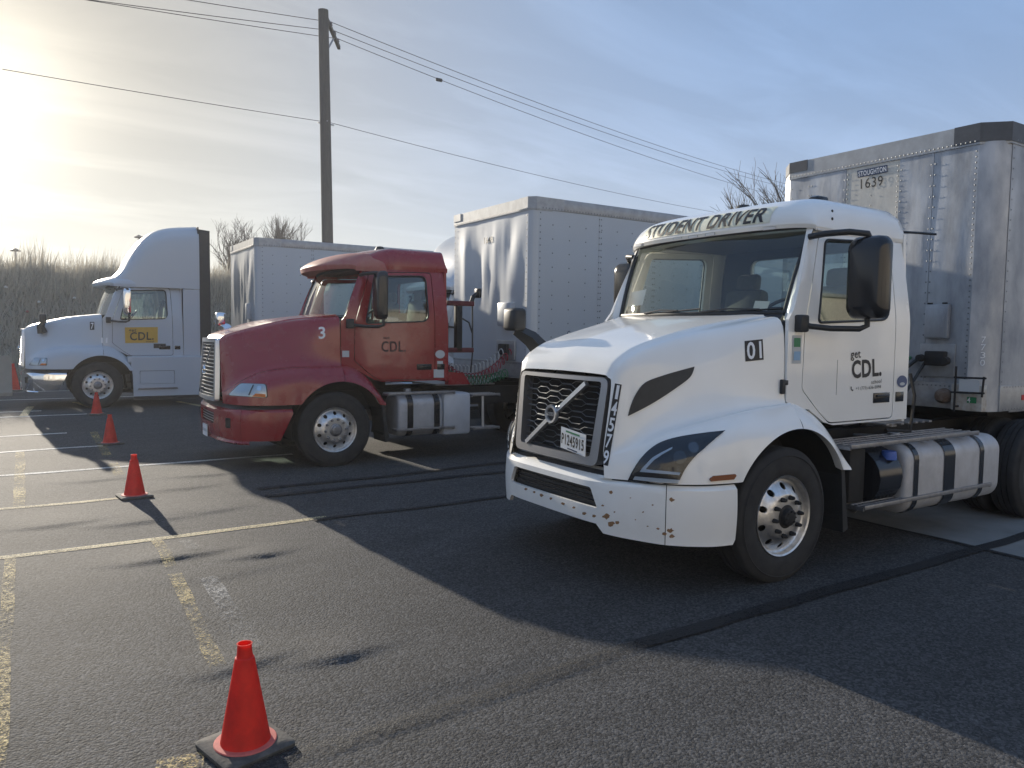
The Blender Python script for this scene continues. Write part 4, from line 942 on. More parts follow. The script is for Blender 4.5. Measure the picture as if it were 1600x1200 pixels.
def old_headlights(root, surf, quad, side_c):
    """quad: outline as seen (TL, TR, BR, BL)"""
    tl, tr, br, bl = [np.array(p, float) for p in quad]
    out = rpoly([tuple(tl), tuple(tr), tuple(br), tuple(bl)], [(tr-tl)[0]*.12]*4)
    st = max(3, (tr-tl)[0]/6)
    cc = (tl+tr+br+bl)/4
    patch('headlight', surf, [tuple(cc+(np.array(p)-cc)*1.07) for p in out], gloss, root, .004, st, smooth=40)
    patch('headlight_reflector', surf, out, mat('lamp_reflector', (.55, .57, .58), .25, .7), root, .008, st, smooth=40, tr=root)
    q2 = [bilin(quad, .62, .02), bilin(quad, .97, .02), bilin(quad, .97, .26), bilin(quad, .70, .26)]
    patch('turn_signal', surf, [tuple(p) for p in q2], amber, root, .024, st, tr=root)
    q3 = [bilin(quad, .50, .1), bilin(quad, .54, .1), bilin(quad, .56, .92), bilin(quad, .52, .92)]
    patch('headlight_divider', surf, [tuple(p) for p in q3], gloss, root, .013, st, tr=root)
    c1 = bilin(quad, .77, .66); w = (tr-tl)[0]
    patch('headlight_bulb', surf, circ(c1[0], c1[1], w*.10, 12), chrome, root, .013, st, tr=root)
    patch('headlight_lens', surf, out, hlm_, root, .022, st, smooth=40, tr=root)
hlm_ = lensm

TR = (3.5025, 10.9697, 0)
rt = empty('tractor_unit', TR, 'faded red day cab truck numbered 3 with slatted chrome grille', 'truck', 'trucks parked in a row'); sr_ = Surf()
old_front(rt, red, sr_, red)
build_cab(rt, red, sr_)
roof_cap(rt, red, sr_, .32, .20, 1.775, 1.03, 2.745, 3.0, .5, .16, .06)
vs_ = roof_cap(rt, redfade, sr_, .0, .34, .80, 1.05, 2.70, 2.985, .75, .22, .5, name='sun_visor', hr=1.03)
old_headlights(rt, sr_, [(376, 599.5), (415, 600.5), (417, 621.5), (357.5, 617.5)], -1)
chassis(rt, (4.1, 5.4), 6.1)
mirror_unit(rt, -1, .66, zc=2.31, h=.66, yo=1.30, w=.22); mirror_unit(rt, 1, .66, zc=2.31, h=.66, yo=1.30, w=.22)
hood_mirror(rt, 1, (-.93, .78, 1.76), (-1.02, .90, 1.97), chrome)
tank(rt, .90, 1.60, .99, .64, .50, .60, .16, ((1.03, 1.12), (1.45, 1.54)))
for s in (-1, 1):
    B().box((1.84, s*.99, .63), (.46, .48, .62), .05).build('tool_box', mat('pale_grey_box', (.5, .52, .55), .55, .2, var=.4, vscale=5, vcol=(.3, .3, .31)), rt, 40)
    board(rt, .74, 1.78, s*1.25, s*1.06, .955, 'upper_step'); board(rt, .88, 1.78, s*1.25, s*1.08, .445, 'lower_step'); board(rt, 2.08, 2.56, s*1.24, s*.95, .90, 'upper_step'); board(rt, 2.12, 2.56, s*1.24, s*1.05, .40, 'lower_step')
    B().tube([(2.28, s*1.2, .88), (2.29, s*1.2, .40)], .02, 6).build('step_post', silver, rt, 50)
    B().prism([(1.77, 1.05), (1.77, 1.24), (2.02, 1.22), (2.14, 1.05)], s*.95, s*1.07).build('cab_skirt', red, rt, 30)
for y in (-.62,):
    B().box((2.17, y, 1.88), (.10, .10, .72), .01).build('headache_post', dark, rt, 30)
    for z in (2.27, 1.55): B().box((2.2, y, z), (.46, .10, .075), .012).build('rack_beam', mat('dull_red_steel', (.14, .025, .03), .7, var=.5, vscale=20), rt, 30)
    B().tube([(2.40, y, 2.29), (2.43, y, 2.38), (2.50, y, 2.43)], .035, 8).box((2.52, y, 2.44), (.06, .14, .15), .02).build('work_lamp', plastic, rt, 40)
    B().tube([(2.42, y, 2.25), (2.43, y, 1.5), (2.4, y, 1.2)], .012, 6).tube([(2.22, y, 2.05), (2.36, y, 1.98), (2.42, y, 1.82)], .012, 6).build('air_hose', plastic, rt, 50)
def coil(root, p0, p1, sag, turns, R, m):
    pts = []; p0, p1 = Vector(p0), Vector(p1); d = (p1-p0); L_ = turns*10
    sd = Vector((-d.y, d.x, 0)).normalized()
    for i in range(L_+1):
        t = i/L_; c = p0+d*t-Vector((0, 0, sag*4*t*(1-t))); a = 2*PI*turns*t; pts.append(c+sd*R*math.cos(a)+Vector((0, 0, 1))*R*math.sin(a))
    B().tube(pts, .009, 5).build('coiled_air_line', m, root, 60)
coil(rt, (1.8, -.45, 1.5), (3.15, -.62, 1.55), .42, 22, .075, redh); coil(rt, (1.8, -.7, 1.25), (3.0, -.75, 1.2), .14, 18, .07, greenh); coil(rt, (1.8, -.2, 1.55), (3.15, -.5, 1.6), .35, 22, .075, greyv)
B().lathe([(0, .10), (.05, .09), (.075, .05), (.075, 0)], (1.05, -.2, 3.0), 'z', 18).build('roof_beacon', plastic, rt, 40)
B().box((1.95, 0, 1.03), (.5, 1.6, .02)).box((2.5, 0, 1.0), (.9, .9, .02)).build('deck_plate', steel, rt, 30)
lettering(rt, sr_, [('number', [(497.5, 511), (508, 510), (508.5, 529), (498, 530)], textmesh('3'), inkw, .004),
    ('lettering', [(596, 533), (634, 533), (634, 550), (596, 550)], textmesh('CDL.', fat=.016), inkfade, .004), ('lettering', [(598, 526), (609, 526), (609, 532), (598, 532)], textmesh('get'), inkfade, .004),
    ('sticker', [(534.5, 548), (545.5, 548), (545.5, 558), (534.5, 558)], SQ, greyv, .003), ('sticker', [(680, 547), (695, 547), (695, 560), (680, 560)], (circ(.5, .5, .5, 20), [tuple(range(20))]), greyv, .003), ('sticker', [(683, 564), (692, 564), (692, 571), (683, 571)], SQ, greyv, .003), ('sticker', [(677.5, 577), (693.5, 577), (693.5, 590), (677.5, 590)], SQ, greyv, .003)])

# ============================== pale sleeper truck (far left) and a second one behind the red cab
def sleeper(root, surf, paint, decals=True):
    old_front(root, paint, surf, chrome, bz=(.40, .78))
    build_cab(root, paint, surf, rear_win=False)
    prof = [(.30, 2.74), (.40, 2.90), (.52, 3.02), (.60, 3.13), (.72, 3.38), (.86, 3.62), (1.0, 3.80), (1.18, 3.95), (1.4, 4.05), (1.62, 4.10), (2.13, 4.16)]
    rows = []
    for x in np.concatenate([np.linspace(.30, 1.2, 26), np.linspace(1.25, 2.13, 10)]):
        z = float(pchip([p[0] for p in prof], [p[1] for p in prof], [x])[0]); w = float(np.interp(x, [.3, .45, .8, 1.3, 2.13], [.90, .98, 1.03, 1.09, 1.10])); k = min(1., (z-2.70)/.9)
        P = [(0, z), (w*.5, z-.005), (w*.80, z-.05*k-.01), (w*.94, z-.17*k-.02), (w, max(2.69, z-.42*k-.03)), (w+.0, 2.67)]
        r = [(x, float(q[0]), float(q[1])) for q in catmull(P, 5)]; rows.append([(p[0], -p[1], p[2]) for p in r[::-1]]+r[1:])
    o = B().grid(rows).build('roof_fairing', paint, root, 50); surf.add(o)
    roof_cap(root, paint, surf, .02, .34, .85, 1.05, 2.72, 2.95, .6, .22, .45, name='sun_visor', hr=1.03)
    for s in (-1, 1):
        o = panel([(1.772, 1.13), (2.13, 1.13), (2.13, 2.66), (1.772, 2.66)], [], lambda u, v, d: (u, s*(1.085-d), v), .03).build('sleeper_side', paint, root, 30)
        if s < 0: surf.add(o)
        panel([(2.135, 1.13), (2.37, 1.13), (2.37, 4.03), (2.135, 4.05)], [], lambda u, v, d: (u, s*(1.08-d-.03*max(0, v-3.7)), v), .02).build('side_extender', plastic, root, 30)
        k = panel([(.70, .23), (2.15, .23), (2.15, 1.10), (.70, 1.10), (.655, .95), (.69, .7)], [rrect(.83, .50, 1.55, .80, .02)], lambda u, v, d: (u, s*(1.215-d), v), .03).build('side_skirt', paint, root, 30)
        if s < 0: surf.add(k)
        panel(rrect(.838, .508, 1.542, .792, .02), [], lambda u, v, d: (u, s*(1.208-d), v), .02).build('skirt_panel', paint, k, 30)
        B().box((.67, s*1.10, 1.05), (.16, .2, .14), .01).build('step_filler', paint, root, 30)
        board(root, .80, 1.60, s*1.24, s*1.13, .405, 'lower_step')
        B().box((1.43, s*1.17, .19), (1.45, .05, .09)).build('skirt_rubber', plastic, k, 30)
        B().grid([[(x, s*1.21, 1.10), (x, s*1.06, 1.13)] for x in np.linspace(.70, 2.15, 6)]).build('skirt_top', paint, root, 30)
    B().box((1.95, 0, 1.9), (.34, 2.12, 1.5)).build('sleeper_back', paint, root, 30)
    B().box((2.12, 0, 3.4), (.03, 2.1, 1.4)).build('fairing_back', plastic, root, 30)
    chassis(root, (4.3, 5.6), 6.3)
    mirror_unit(root, -1, .66, chrome, zc=2.33, h=.62, yo=1.24, w=.2); mirror_unit(root, 1, .66, chrome, zc=2.33, h=.62, yo=1.24, w=.2)
    hood_mirror(root, -1, (-1.05, -.80, 1.66), (-.98, -.86, 1.92), plastic)
TF = (1.36, 19.93, .075)
ft = empty('tractor_unit', TF, 'pale sleeper cab truck numbered 7 with tall roof fairing and yellow door sign', 'truck', 'trucks parked in a row'); sf_ = Surf()
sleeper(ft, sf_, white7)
old_headlights(ft, sf_, [(54, 559.5), (73, 559.5), (73, 571), (46, 570.5)], -1)
kids = list(ft.children_recursive)
lettering(ft, sf_, [('number_sticker', [(140.5, 503), (147.5, 503), (147.5, 515.5), (140.5, 515.5)], gridsq(2, 2), inkm, .004), ('number', [(142, 504.5), (146.5, 504.5), (146.5, 514), (142, 514)], textmesh('7'), inkw, .008), ('door_sign', [(195, 511.5), (246.5, 511), (246.5, 535.5), (195.5, 536)], gridsq(3, 2), yellowv, .004),
    ('lettering', [(201, 514), (213, 514), (213, 520), (201, 520)], textmesh('get'), inkm, .009), ('lettering', [(203, 519), (240, 518.5), (240, 531), (203, 532)], textmesh('CDL.', fat=.016), inkm, .009), ('lettering', [(228, 532), (240, 532), (240, 535), (228, 535)], textmesh('school', False), inkm, .009),
    ('sticker', [(158, 527.5), (168, 527.5), (168, 536), (158, 536)], SQ, inkw, .004), ('fuel_filler', [(240, 537), (259, 537), (259, 544), (240, 544)], SQ, inkm, .005)])
def copy_tree(o, parent, keep):
    c = o.copy(); COL.objects.link(c); c.parent = parent
    for ch in o.children:
        if ch in keep: copy_tree(ch, c, keep)
    return c
t4 = copy_tree(ft, None, set(kids)); t4.location = (7.15, 15.1, 0.04); t4['label'] = 'white sleeper cab truck mostly hidden behind the red cab and the trailer numbered 1648'

# ------------------------------------------------------------------ trailers
def trailer(root, X, Yn, Hh, c, skin, detail, L_=14.6, zf=1.10, side_skin=None, waves=0.):
    """front lower corner of the near side at (X, Yn); local coords"""
    w = 2.59; zt = Hh; zr = Hh-.18; zb = 1.37 if detail == 1 else zf+.2
    sf = Surf()
    cc = .20 if detail == 1 else .10
    def front(y0, y1, z0, z1, x=0., n=1, nz=1, wav=0., seed=0):
        rows = []
        for j in range(nz+1):
            z = z0+(z1-z0)*j/nz; r = []
            for i in range(n+1):
                y = y0+(y1-y0)*i/n; dx = 0
                if wav:
                    t = (y-y0)/(y1-y0); env = min(1, 6*t, 6*(1-t))*min(1, 4*(z-z0)/(z1-z0), 5*(z1-z)/(z1-z0))
                    dx = wav*env*(mnoise.noise(Vector((y*2.6+seed, z*.55, seed)))+.5*mnoise.noise(Vector((y*6+seed, z*1.1, seed+3))))
                r.append((x+dx, y, z))
            rows.append(r)
        return rows
    if detail == 1: cuts = [cc, .64, 1.0, 1.63, 2.1, w-cc]
    else: cuts = [cc, w-cc]
    for i in range(len(cuts)-1):
        pm = t1panel if (detail == 1 and i == 2) else skin
        prd = .004*(i % 2) if detail == 1 else 0
        o = B().grid(front(cuts[i], cuts[i+1], zb, zr, -prd, 26 if waves else 12, 30 if waves else 20, waves if waves else .006, i*7.)).build('front_panel', pm, root, 180, fix=False); sf.add(o)
    for yn_, sgn in ((0, 1), (w, -1)):
        seg = [(0, yn_+sgn*cc), (.035, yn_+sgn*cc*.5), (cc*.55, yn_+sgn*.03), (cc+.03, yn_)]
        if detail == 1: seg = [(0, yn_+sgn*cc), (.06, yn_+sgn*.09), (.12, yn_+sgn*.035), (cc+.05, yn_)]
        o = B().grid([[(a, b, z) for a, b in seg] for z in np.linspace(zf+.0, zr, 12)]).build('corner_post', skin, root, 50, fix=False)
        if sgn > 0: sf.add(o)
    for yn_, sgn in ((0, 1), (w, -1)):
        nP = 12; x0 = cc+.03
        for i in range(nP):
            a, b_ = x0+(L_-x0)*i/nP, x0+(L_-x0)*(i+1)/nP
            o = B().grid([[(xx, yn_-sgn*.003*(i % 2), zz) for xx in (a, b_)] for zz in (zf+.24, zr)]).build('side_panel', side_skin or skin, root, 30, fix=False)
            if sgn > 0: sf.add(o)
        B().box(((L_+x0)/2, yn_+sgn*.02, zf+.13), (L_-x0, .06, .26), .006).build('bottom_rail', railm, root, 30)
        B().box(((L_+x0)/2, yn_+sgn*.012, zr+.09), (L_-x0+.02, .05, .19), .01).build('top_rail', railm, root, 30)
        for k in range(10): B().box((.85+k*1.4, yn_-sgn*.0125, zf+.13), (.34, .004, .055)).build('reflector_tape', redlens if k % 2 == 0 else inkw, root, 30)
    out = [(0, cc), (cc, 0), (cc+.3, 0), (cc+.3, w), (cc, w), (0, w-cc)]
    b = B(); b.prism([(a*1-.012, (q-w/2)*1.006+w/2) for a, q in out], zr-.02, zt, 'z'); b.build('front_top_rail', railm, root, 30)
    for yn_, sgn in ((0, 1), (w, -1)):
        q = [(-.018, yn_+sgn*(cc+.24)), (-.018, yn_+sgn*(cc-.01)), (cc-.02, yn_-sgn*.014), (cc+.5, yn_-sgn*.014), (cc+.5, yn_+sgn*.05), (.05, yn_+sgn*(cc+.24))]
        B().prism(q, zr+.0 if sgn > 0 else zr+.06, zt+.004, 'z').build('corner_cap', darkrail if detail == 1 else railm, root, 30)
    B().box((L_/2+.1, w/2, zt-.03), (L_-.2, w-.06, .03)).build('roof', railm, root, 30)
    B().box((L_/2+.1, w/2, zf+.06), (L_-.25, w-.1, .1)).build('floor', dark, root, 30)
    B().box((L_, w/2, (zf+zt)/2), (.06, w-.02, zt-zf-.05)).build('rear_doors', skin, root, 30)
    B().box((.03, w/2, zf+.14), (.07, w-2*cc, .26), .008).build('front_sill', railm if detail != 1 else mat('scuffed_sill', (.42, .42, .42), .6, .4, var=.6, vscale=9, vcol=(.2, .18, .16)), root, 30)
    rv = B()
    def rivet(p, ax):
        s = .0075 if detail == 1 else .0105
        if ax == 'x': rv.add([(p[0]-.003, p[1], p[2]), (p[0], p[1]-s, p[2]-s), (p[0], p[1]+s, p[2]-s), (p[0], p[1]+s, p[2]+s), (p[0], p[1]-s, p[2]+s)], [(0, 2, 1), (0, 3, 2), (0, 4, 3), (0, 1, 4)])
        else: rv.add([(p[0], p[1]-.003, p[2]), (p[0]-s, p[1], p[2]-s), (p[0]+s, p[1], p[2]-s), (p[0]+s, p[1], p[2]+s), (p[0]-s, p[1], p[2]+s)], [(0, 2, 1), (0, 3, 2), (0, 4, 3), (0, 1, 4)])
    cols = [.22, .62, .66, .98, 1.02, 1.32, 1.61, 1.65, 2.08, 2.12, 2.36] if detail == 1 else [.13, w-.13]
    for y in cols:
        z = zb+.05
        while z < zr-.04: rivet((-.006, y, z), 'x'); z += .055 if y in (.22, 1.02, 1.61) else .11
    y = cc+.03
    while y < w-cc: rivet((-.019, y, zr+.012), 'x'); rivet((-.012, y, zf+.24), 'x'); y += .045
    nx = 12
    for i in range(nx+1):
        x = cc+.06+(L_-cc-.1)*i/nx
        for dx in ((-.02, .02) if i else (0,)):
            z = zf+.3
            while z < zr: rivet((x+dx, -.004, z), 'y'); z += .1
    x = cc+.1
    while x < L_: rivet((x, -.014, zr+.02), 'y'); rivet((x, -.012, zf+.245), 'y'); rivet((x, -.012, zf+.02), 'y'); x += .06
    if detail != 1:
        for i in range(14):
            for k in range(10): rivet((cc+.3+i*.33, -.004, zf+.45+k*.22), 'y')
    r = rv.build('rivets', rivm, root, None, fix=False); r['kind'] = 'stuff'
    # landing gear, suspension, wheels
    for s, y in ((-1, .45), (1, w-.45)):
        B().box((2.6, y, .78), (.14, .14, .75), .01).box((2.6, y, .36), (.10, .10, .5)).box((2.6, y, .06), (.28, .28, .03)).build('landing_leg', dark, root, 30)
    B().tube([(2.6, .45, .8), (2.6, w-.45, .8)], .04, 8).tube([(2.6, .45, .75), (3.4, .7, 1.1)], .03, 6).tube([(2.6, w-.45, .75), (3.4, w-.7, 1.1)], .03, 6).build('leg_brace', dark, root, 50)
    for x in (L_-2.6, L_-1.35):
        for y, rz in ((.14, 0), (.47, 0), (w-.47, PI), (w-.14, PI)):
            o = bpy.data.objects.new('wheel', wmesh('tyre', rubber, 'tyre')); COL.objects.link(o); o.parent = root; o.location = (x, y, .495); link_mesh('rim', wmesh('drive_rim', alu, 'drim'), o, (0, 0, 0), rz)
        B().tube([(x, .2, .495), (x, w-.2, .495)], .065, 8).build('axle', dark, root, 50)
    B().box((L_-2, w/2, .95), (3, 1.0, .2)).build('bogie', dark, root, 30)
    return sf
T1 = (7.965, 3.72, 0)
tr1 = empty('box_trailer', T1, 'unpainted aluminium box trailer numbered 1639 behind the white day cab truck', 'trailer', 'box trailers'); s1 = trailer(tr1, *T1[:2], 3.938, .2, t1m, 1)
lettering(tr1, s1, [('maker_plate', [(1340, 267), (1387, 257.5), (1387.5, 269), (1341, 278)], gridsq(3, 1), navy, .008), ('lettering', [(1342, 268.5), (1385.5, 259.7), (1386, 268), (1342.5, 276.3)], textmesh('STOUGHTON'), inkw, .012),
    ('number', [(1345.5, 280), (1380, 274), (1380, 289.5), (1345.5, 295.5)], textmesh('1639', False), inkm, .008)])
for k, cch in enumerate('7730'):
    decal('lettering', s1, [(1533.5-k*.6, 526+k*12), (1540.5-k*.6, 526+k*12), (1540-k*.6, 535.5+k*12), (1533-k*.6, 535.5+k*12)], textmesh(cch, False), inkw, tr1, .006)
dbx = B().box((-.035, .505, 2.0), (.06, .235, .35), .01); d1 = dbx.build('document_box', t1m, tr1, 30); B().box((-.068, .515, 1.99), (.008, .20, .31), .004).build('document_lid', t1m, d1, 30)
for yy in (.43, .58): B().box((-.05, yy, 2.185), (.03, .04, .015)).build('hinge', dark, d1, 30)
B().box((-.012, .50, 1.60), (.02, .36, .34), .004).build('coupler_plate', railm, tr1, 30)
gl = B().box((-.06, .49, 1.62), (.09, .20, .15), .015); gl.lathe([(0, -.06), (.035, -.06), (.04, 0)], (-.09, .36, 1.60), 'x', 12); gl.lathe([(0, -.06), (.035, -.06), (.04, 0)], (-.09, .62, 1.62), 'x', 12); gl.build('air_coupling', dark, tr1, 40)
B().box((-.03, .16, 1.24), (.10, .30, .26), .01).build('corner_casting', mat('chipped_white_steel', (.5, .49, .45), .7, var=.8, vscale=14, vcol=(.28, .2, .13)), tr1, 30)
B().lathe([(0, -.10), (.05, -.09), (.075, -.05), (.08, 0)], (-.03, .40, 1.24), 'x', 18).build('rusty_lamp', mat('rusty_steel', (.10, .06, .04), .8, var=.8, vscale=20, vcol=(.25, .2, .16)), tr1, 40)
pyobj('sticker', [(-.082, .15, 1.19), (-.082, .06, 1.19), (-.082, .06, 1.25), (-.082, .15, 1.25)], [(0, 1, 2, 3)], greenv, tr1); V_, F_ = textmesh('4'); pyobj('lettering', [(-.084, .147-a*.03, 1.195+b*.05) for a, b in V_], F_, inkw, tr1)
rk = B()
for p in (((-.15, .235, 1.10), (-.15, .235, 1.55)), ((-.15, .25, 1.44), (-.15, -.05, 1.445)), ((-.15, .27, 1.29), (-.15, -.04, 1.30)), ((-.15, -.03, 1.46), (-.15, -.02, 1.26))): rk.tube(p, .011, 6)
rk.tube(((-.15, .235, 1.15), (0, .235, 1.15)), .011, 6); ro = rk.build('holder_frame', dark, tr1, 40)
B().box((-.145, .105, 1.365), (.006, .19, .12)).build('holder_plate', mat('clear_sheet', (.55, .57, .58), .2), ro, 30)
TT2 = (6.66, 9.82, 0)
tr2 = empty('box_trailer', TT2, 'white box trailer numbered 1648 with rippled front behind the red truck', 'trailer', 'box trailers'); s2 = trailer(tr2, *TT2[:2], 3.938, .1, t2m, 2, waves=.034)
lettering(tr2, s2, [('number', [(757, 371), (770.5, 369), (770.5, 379), (757, 381)], subdiv(textmesh('1648'), 12, 6), inkm, .006), ('lettering', [(886, 517), (891, 517), (891, 524), (886, 524)], textmesh('C'), navy, .004)])
b2 = B().box((-.05, .625, 2.125), (.10, .40, .38), .012).build('document_box', t2m, tr2, 30); B().box((-.02, .66, 1.55), (.05, .55, .32), .01).build('coupler_plate', railm, tr2, 30)
B().box((-.07, .66, 1.56), (.08, .25, .18), .02).build('air_coupling', dark, tr2, 30)
TT3 = (4.63, 18.32, .06)
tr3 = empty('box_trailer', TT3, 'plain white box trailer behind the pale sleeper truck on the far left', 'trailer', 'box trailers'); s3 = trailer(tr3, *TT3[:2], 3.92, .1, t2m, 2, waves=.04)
B().box((-.05, .5, 2.2), (.10, .20, .38), .012).build('document_box', t2m, tr3, 30)

# ------------------------------------------------------------------ traffic cones
def cone(loc, rz, sc, label):
    e = empty('traffic_cone', loc, label, 'cone', 'traffic cones'); e.rotation_euler = (0, 0, rz); e.scale = (sc,)*3
    B().lathe([(.118, .028), (.105, .034), (.100, .06), (.040, .40), (.034, .405), (.031, .43), (.030, .455), (.033, .462), (.028, .462), (.026, .40), (.09, .06)], n=40, ax='z').build('cone_body', conem, e, 40)
    B().lathe([(.100, .034), (.128, .033), (.131, .030), (.131, .024)], n=40, ax='z').build('cone_rim', coner, e, 40)
    bs = B(); o_ = rpoly([(-.16, -.16), (.16, -.16), (.16, .16), (-.16, .16)], .035)
    bs.grid([[(x*k, y*k, z) for x, y in o_+[o_[0]]] for k, z in ((.98, 0.), (1, .006), (1, .02), (.94, .027), (.6, .028))]); bs.build('cone_base', coneb, e, 40)
for x, y, rz, sc, lb in ((.775, 3.30, .25, 1.0, 'nearest orange traffic cone with scuffed body at the bottom of the photo'), (.98, 9.0, .12, 1.0, 'orange cone on the end of a cream line, second nearest'), (1.12, 13.3, .3, 1.0, 'third orange cone, in front of the pale truck beside the shadow edge'), (1.24, 17.5, .1, .98, 'small orange cone standing in front of the pale truck wheel'), (-.24, 24.6, .2, 1.62, 'tall pinkish orange cone beside the concrete barrier')):
    cone((x, y, gz(x, y)+.001), rz, sc, lb)

# ------------------------------------------------------------------ concrete barrier
b0 = at(4, 621, 'z', .075)
bar = B().prism([(-.31, 0), (.31, 0), (.31, .09), (.14, .34), (.09, 1.0), (-.09, 1.0), (-.14, .34), (-.31, .09)], -3.2, 0, 'x')
bar.v = [(v[0], v[1], v[2]) for v in bar.v]
br = bar.build('concrete_barrier', concm, None, 30); br.location = (at(19, 600, 'y', 23.2).x, 23.2, .075); tag(br, 'grey concrete road barrier at the left edge beside the tall cone', 'barrier')

# ------------------------------------------------------------------ bank with dry reeds
def bank_z(x, y):
    t = sst(28.2, 36.5, y+.5*mnoise.noise(Vector((x*.25, 0, 0)))); return .07+3.75*t**.9+.25*t*mnoise.noise(Vector((x*.35, y*.35, 3)))-max(0, y-38)*.03
bx = np.concatenate([np.arange(-70, -12, 2.5), np.arange(-12, 30, .6), np.arange(30, 130, 2.5)]); by = np.concatenate([np.arange(27.8, 38, .5), np.arange(38, 70, 4)])
tag(B().grid([[(x, y, bank_z(x, y)) for x in bx] for y in by]).build('bank', bankm, None, 180, fix=False), kind='structure')
def blades(name, n, gen, m, label):
    V, Fc = [], []
    for i in range(n):
        x, y, z, h, w, lx, ly, seg = gen(i); a = random.random()*PI; ca, sa_ = math.cos(a)*w, math.sin(a)*w; k = len(V)
        V += [(x-ca, y-sa_, z), (x+ca, y+sa_, z), (x+lx*.4+ca*.7, y+ly*.4+sa_*.7, z+h*.6), (x+lx*.4-ca*.7, y+ly*.4-sa_*.7, z+h*.6), (x+lx, y+ly, z+h)]
        Fc += [(k, k+1, k+2, k+3), (k+3, k+2, k+4)]
    o = pyobj(name, V, Fc, m); tag(o, label, name.replace('_', ' ').split()[-1], kind='stuff')
rg = random.Random(11)
def g_top(i):
    x = rg.uniform(-14, 26) if i % 5 else rg.uniform(-60, 110); y = rg.uniform(33.2, 38.5); h = rg.uniform(.35, 1.35)*(1+.9*mnoise.noise(Vector((x*.9, y*.5, 0))))
    return x, y, bank_z(x, y)-.1, h, rg.uniform(.008, .02), rg.gauss(.12, .14), rg.gauss(0, .1), 1
blades('dry_reeds', 26000, g_top, reedm, 'tall dry reeds along the top of the bank')
def g_mid(i):
    x = rg.uniform(-14, 26) if i % 5 else rg.uniform(-60, 110); y = 28+9*rg.random()**.9; h = rg.uniform(.25, .85)
    return x, y, bank_z(x, y)-.08, h, rg.uniform(.012, .045), rg.gauss(0, .22), rg.gauss(-.1, .2), 1
blades('dry_brush', 42000, g_mid, brushm, 'dry weeds and brush covering the bank')
for u, v, y, m_, lb in ((43, 487, 32, mat('faded_red_plastic', (.35, .12, .11), .6), 'reddish scrap of litter caught in the brush above the pale truck hood'), (9, 449, 33.5, sand, 'white scrap of litter high in the brush at the left edge'), (60, 472, 32.5, sand, 'curled white scrap of litter in the brush, right of the reddish scrap'), (115, 466, 33, sand, 'flat pale scrap of litter in the brush left of the pale truck windscreen')):
    p = at(u, v, 'y', y); q = B().lathe([(0, .07), (.05, .05), (.09, .0), (.06, -.05), (0, -.06)], n=7, ax='z'); q.v = [(a*rg.uniform(.6, 1.5), b*rg.uniform(.5, 1.4), c*rg.uniform(.5, 1.4)) for a, b, c in q.v]
    ob = q.build('litter_scrap', m_, None, 40); ob.location = (p.x, y-.4, p.z); ob.scale = (.6, .6, .6); tag(ob, lb, 'litter', 'litter on the bank')

# ------------------------------------------------------------------ bare trees
def tree(loc, H, spread, label, seed, dens=6, lean=(0, 0)):
    r_ = random.Random(seed); e = empty('bare_tree', loc, label, 'tree', 'bare trees'); T = B(); C_ = B()
    def grow(p, d, L_, rad, lev, tgt):
        pts = [p]; q = p; dd = d
        for k in range(3): dd = (dd+Vector((r_.gauss(0, .10), r_.gauss(0, .10), .05))).normalized(); q = q+dd*L_/3; pts.append(q)
        (T if lev == 0 else C_).tube(pts, [rad, rad*.88, rad*.76, rad*.62], 6 if lev < 2 else 3, False)
        if lev >= 5: return
        nb = dens if lev == 0 else r_.choice((3, 3, 4, 4))
        for b in range(nb):
            t = r_.uniform(.35, 1) if b else 1; base = pts[0].lerp(pts[-1], t) if t < 1 else pts[-1]
            az = r_.uniform(0, 2*PI); sp = spread*r_.uniform(.5, 1.1)
            nd = (dd+Vector((math.cos(az), math.sin(az), .15))*sp).normalized(); grow(base, nd, L_*r_.uniform(.6, .82), max(.0055, rad*r_.uniform(.48, .66)), lev+1, tgt)
    grow(Vector((0, 0, 0)), Vector((lean[0], lean[1], 1)).normalized(), H*.32, H*.018, 0, None)
    T.build('trunk', barkm, e, 60, fix=False); C_.build('crown', barkm, e, None, fix=False)
tree((9.25, 42, 2.6), 5.3, .62, 'bare tree above the bank between the sleeper fairing and the plain trailer', 5, 7)
tree((11.6, 43, 3.0), 5.7, .42, 'bushy bare tree above the roof of the plain trailer, left of the pole', 9, 8)
tree((13.1, 43.5, 3.0), 5.2, .40, 'thin bare tree above the plain trailer, nearest to the pole', 21, 8)
tree((32.9, 25.6, .1), 12.2, .55, 'bare tree peeking out left of the aluminium trailer roof', 14, 10)

# ------------------------------------------------------------------ utility pole and wires
P0 = Vector((8.42, 24.0, 0.05)); PT = Vector((8.22, 24.0, 11.9))
up_ = empty('utility_pole', P0, 'tall weathered wooden utility pole behind the plain trailer', 'pole')
PTl = PT-P0
B().tube([(0, 0, 0), PTl*.3, PTl*.6, PTl], [.195, .185, .175, .16], 18).build('pole_shaft', woodm, up_, 50)
arm0 = PTl+Vector((.16, .05, -.28)); arm1 = at(529, 73, 'z', (P0+arm0).z)-P0
B().box((arm0+arm1)/2, (.10, (arm1-arm0).length+.2, .13), .01, rz=-math.atan2((arm1-arm0).x, (arm1-arm0).y)).build('crossarm', woodm, up_, 30)
B().tube([PTl+Vector((.12, .12, -1.25)), arm0.lerp(arm1, .6)], .03, 6).build('arm_brace', steel, up_, 50)
B().tube([PTl*.705+Vector((-.24, 0, 0)), PTl*.705+Vector((.28, 0, 0))], .02, 6).tube([PTl*.705+Vector((0, -.2, .05)), PTl*.705+Vector((0, .2, .05))], .02, 6).build('bolt', steel, up_, 50)
ins = []
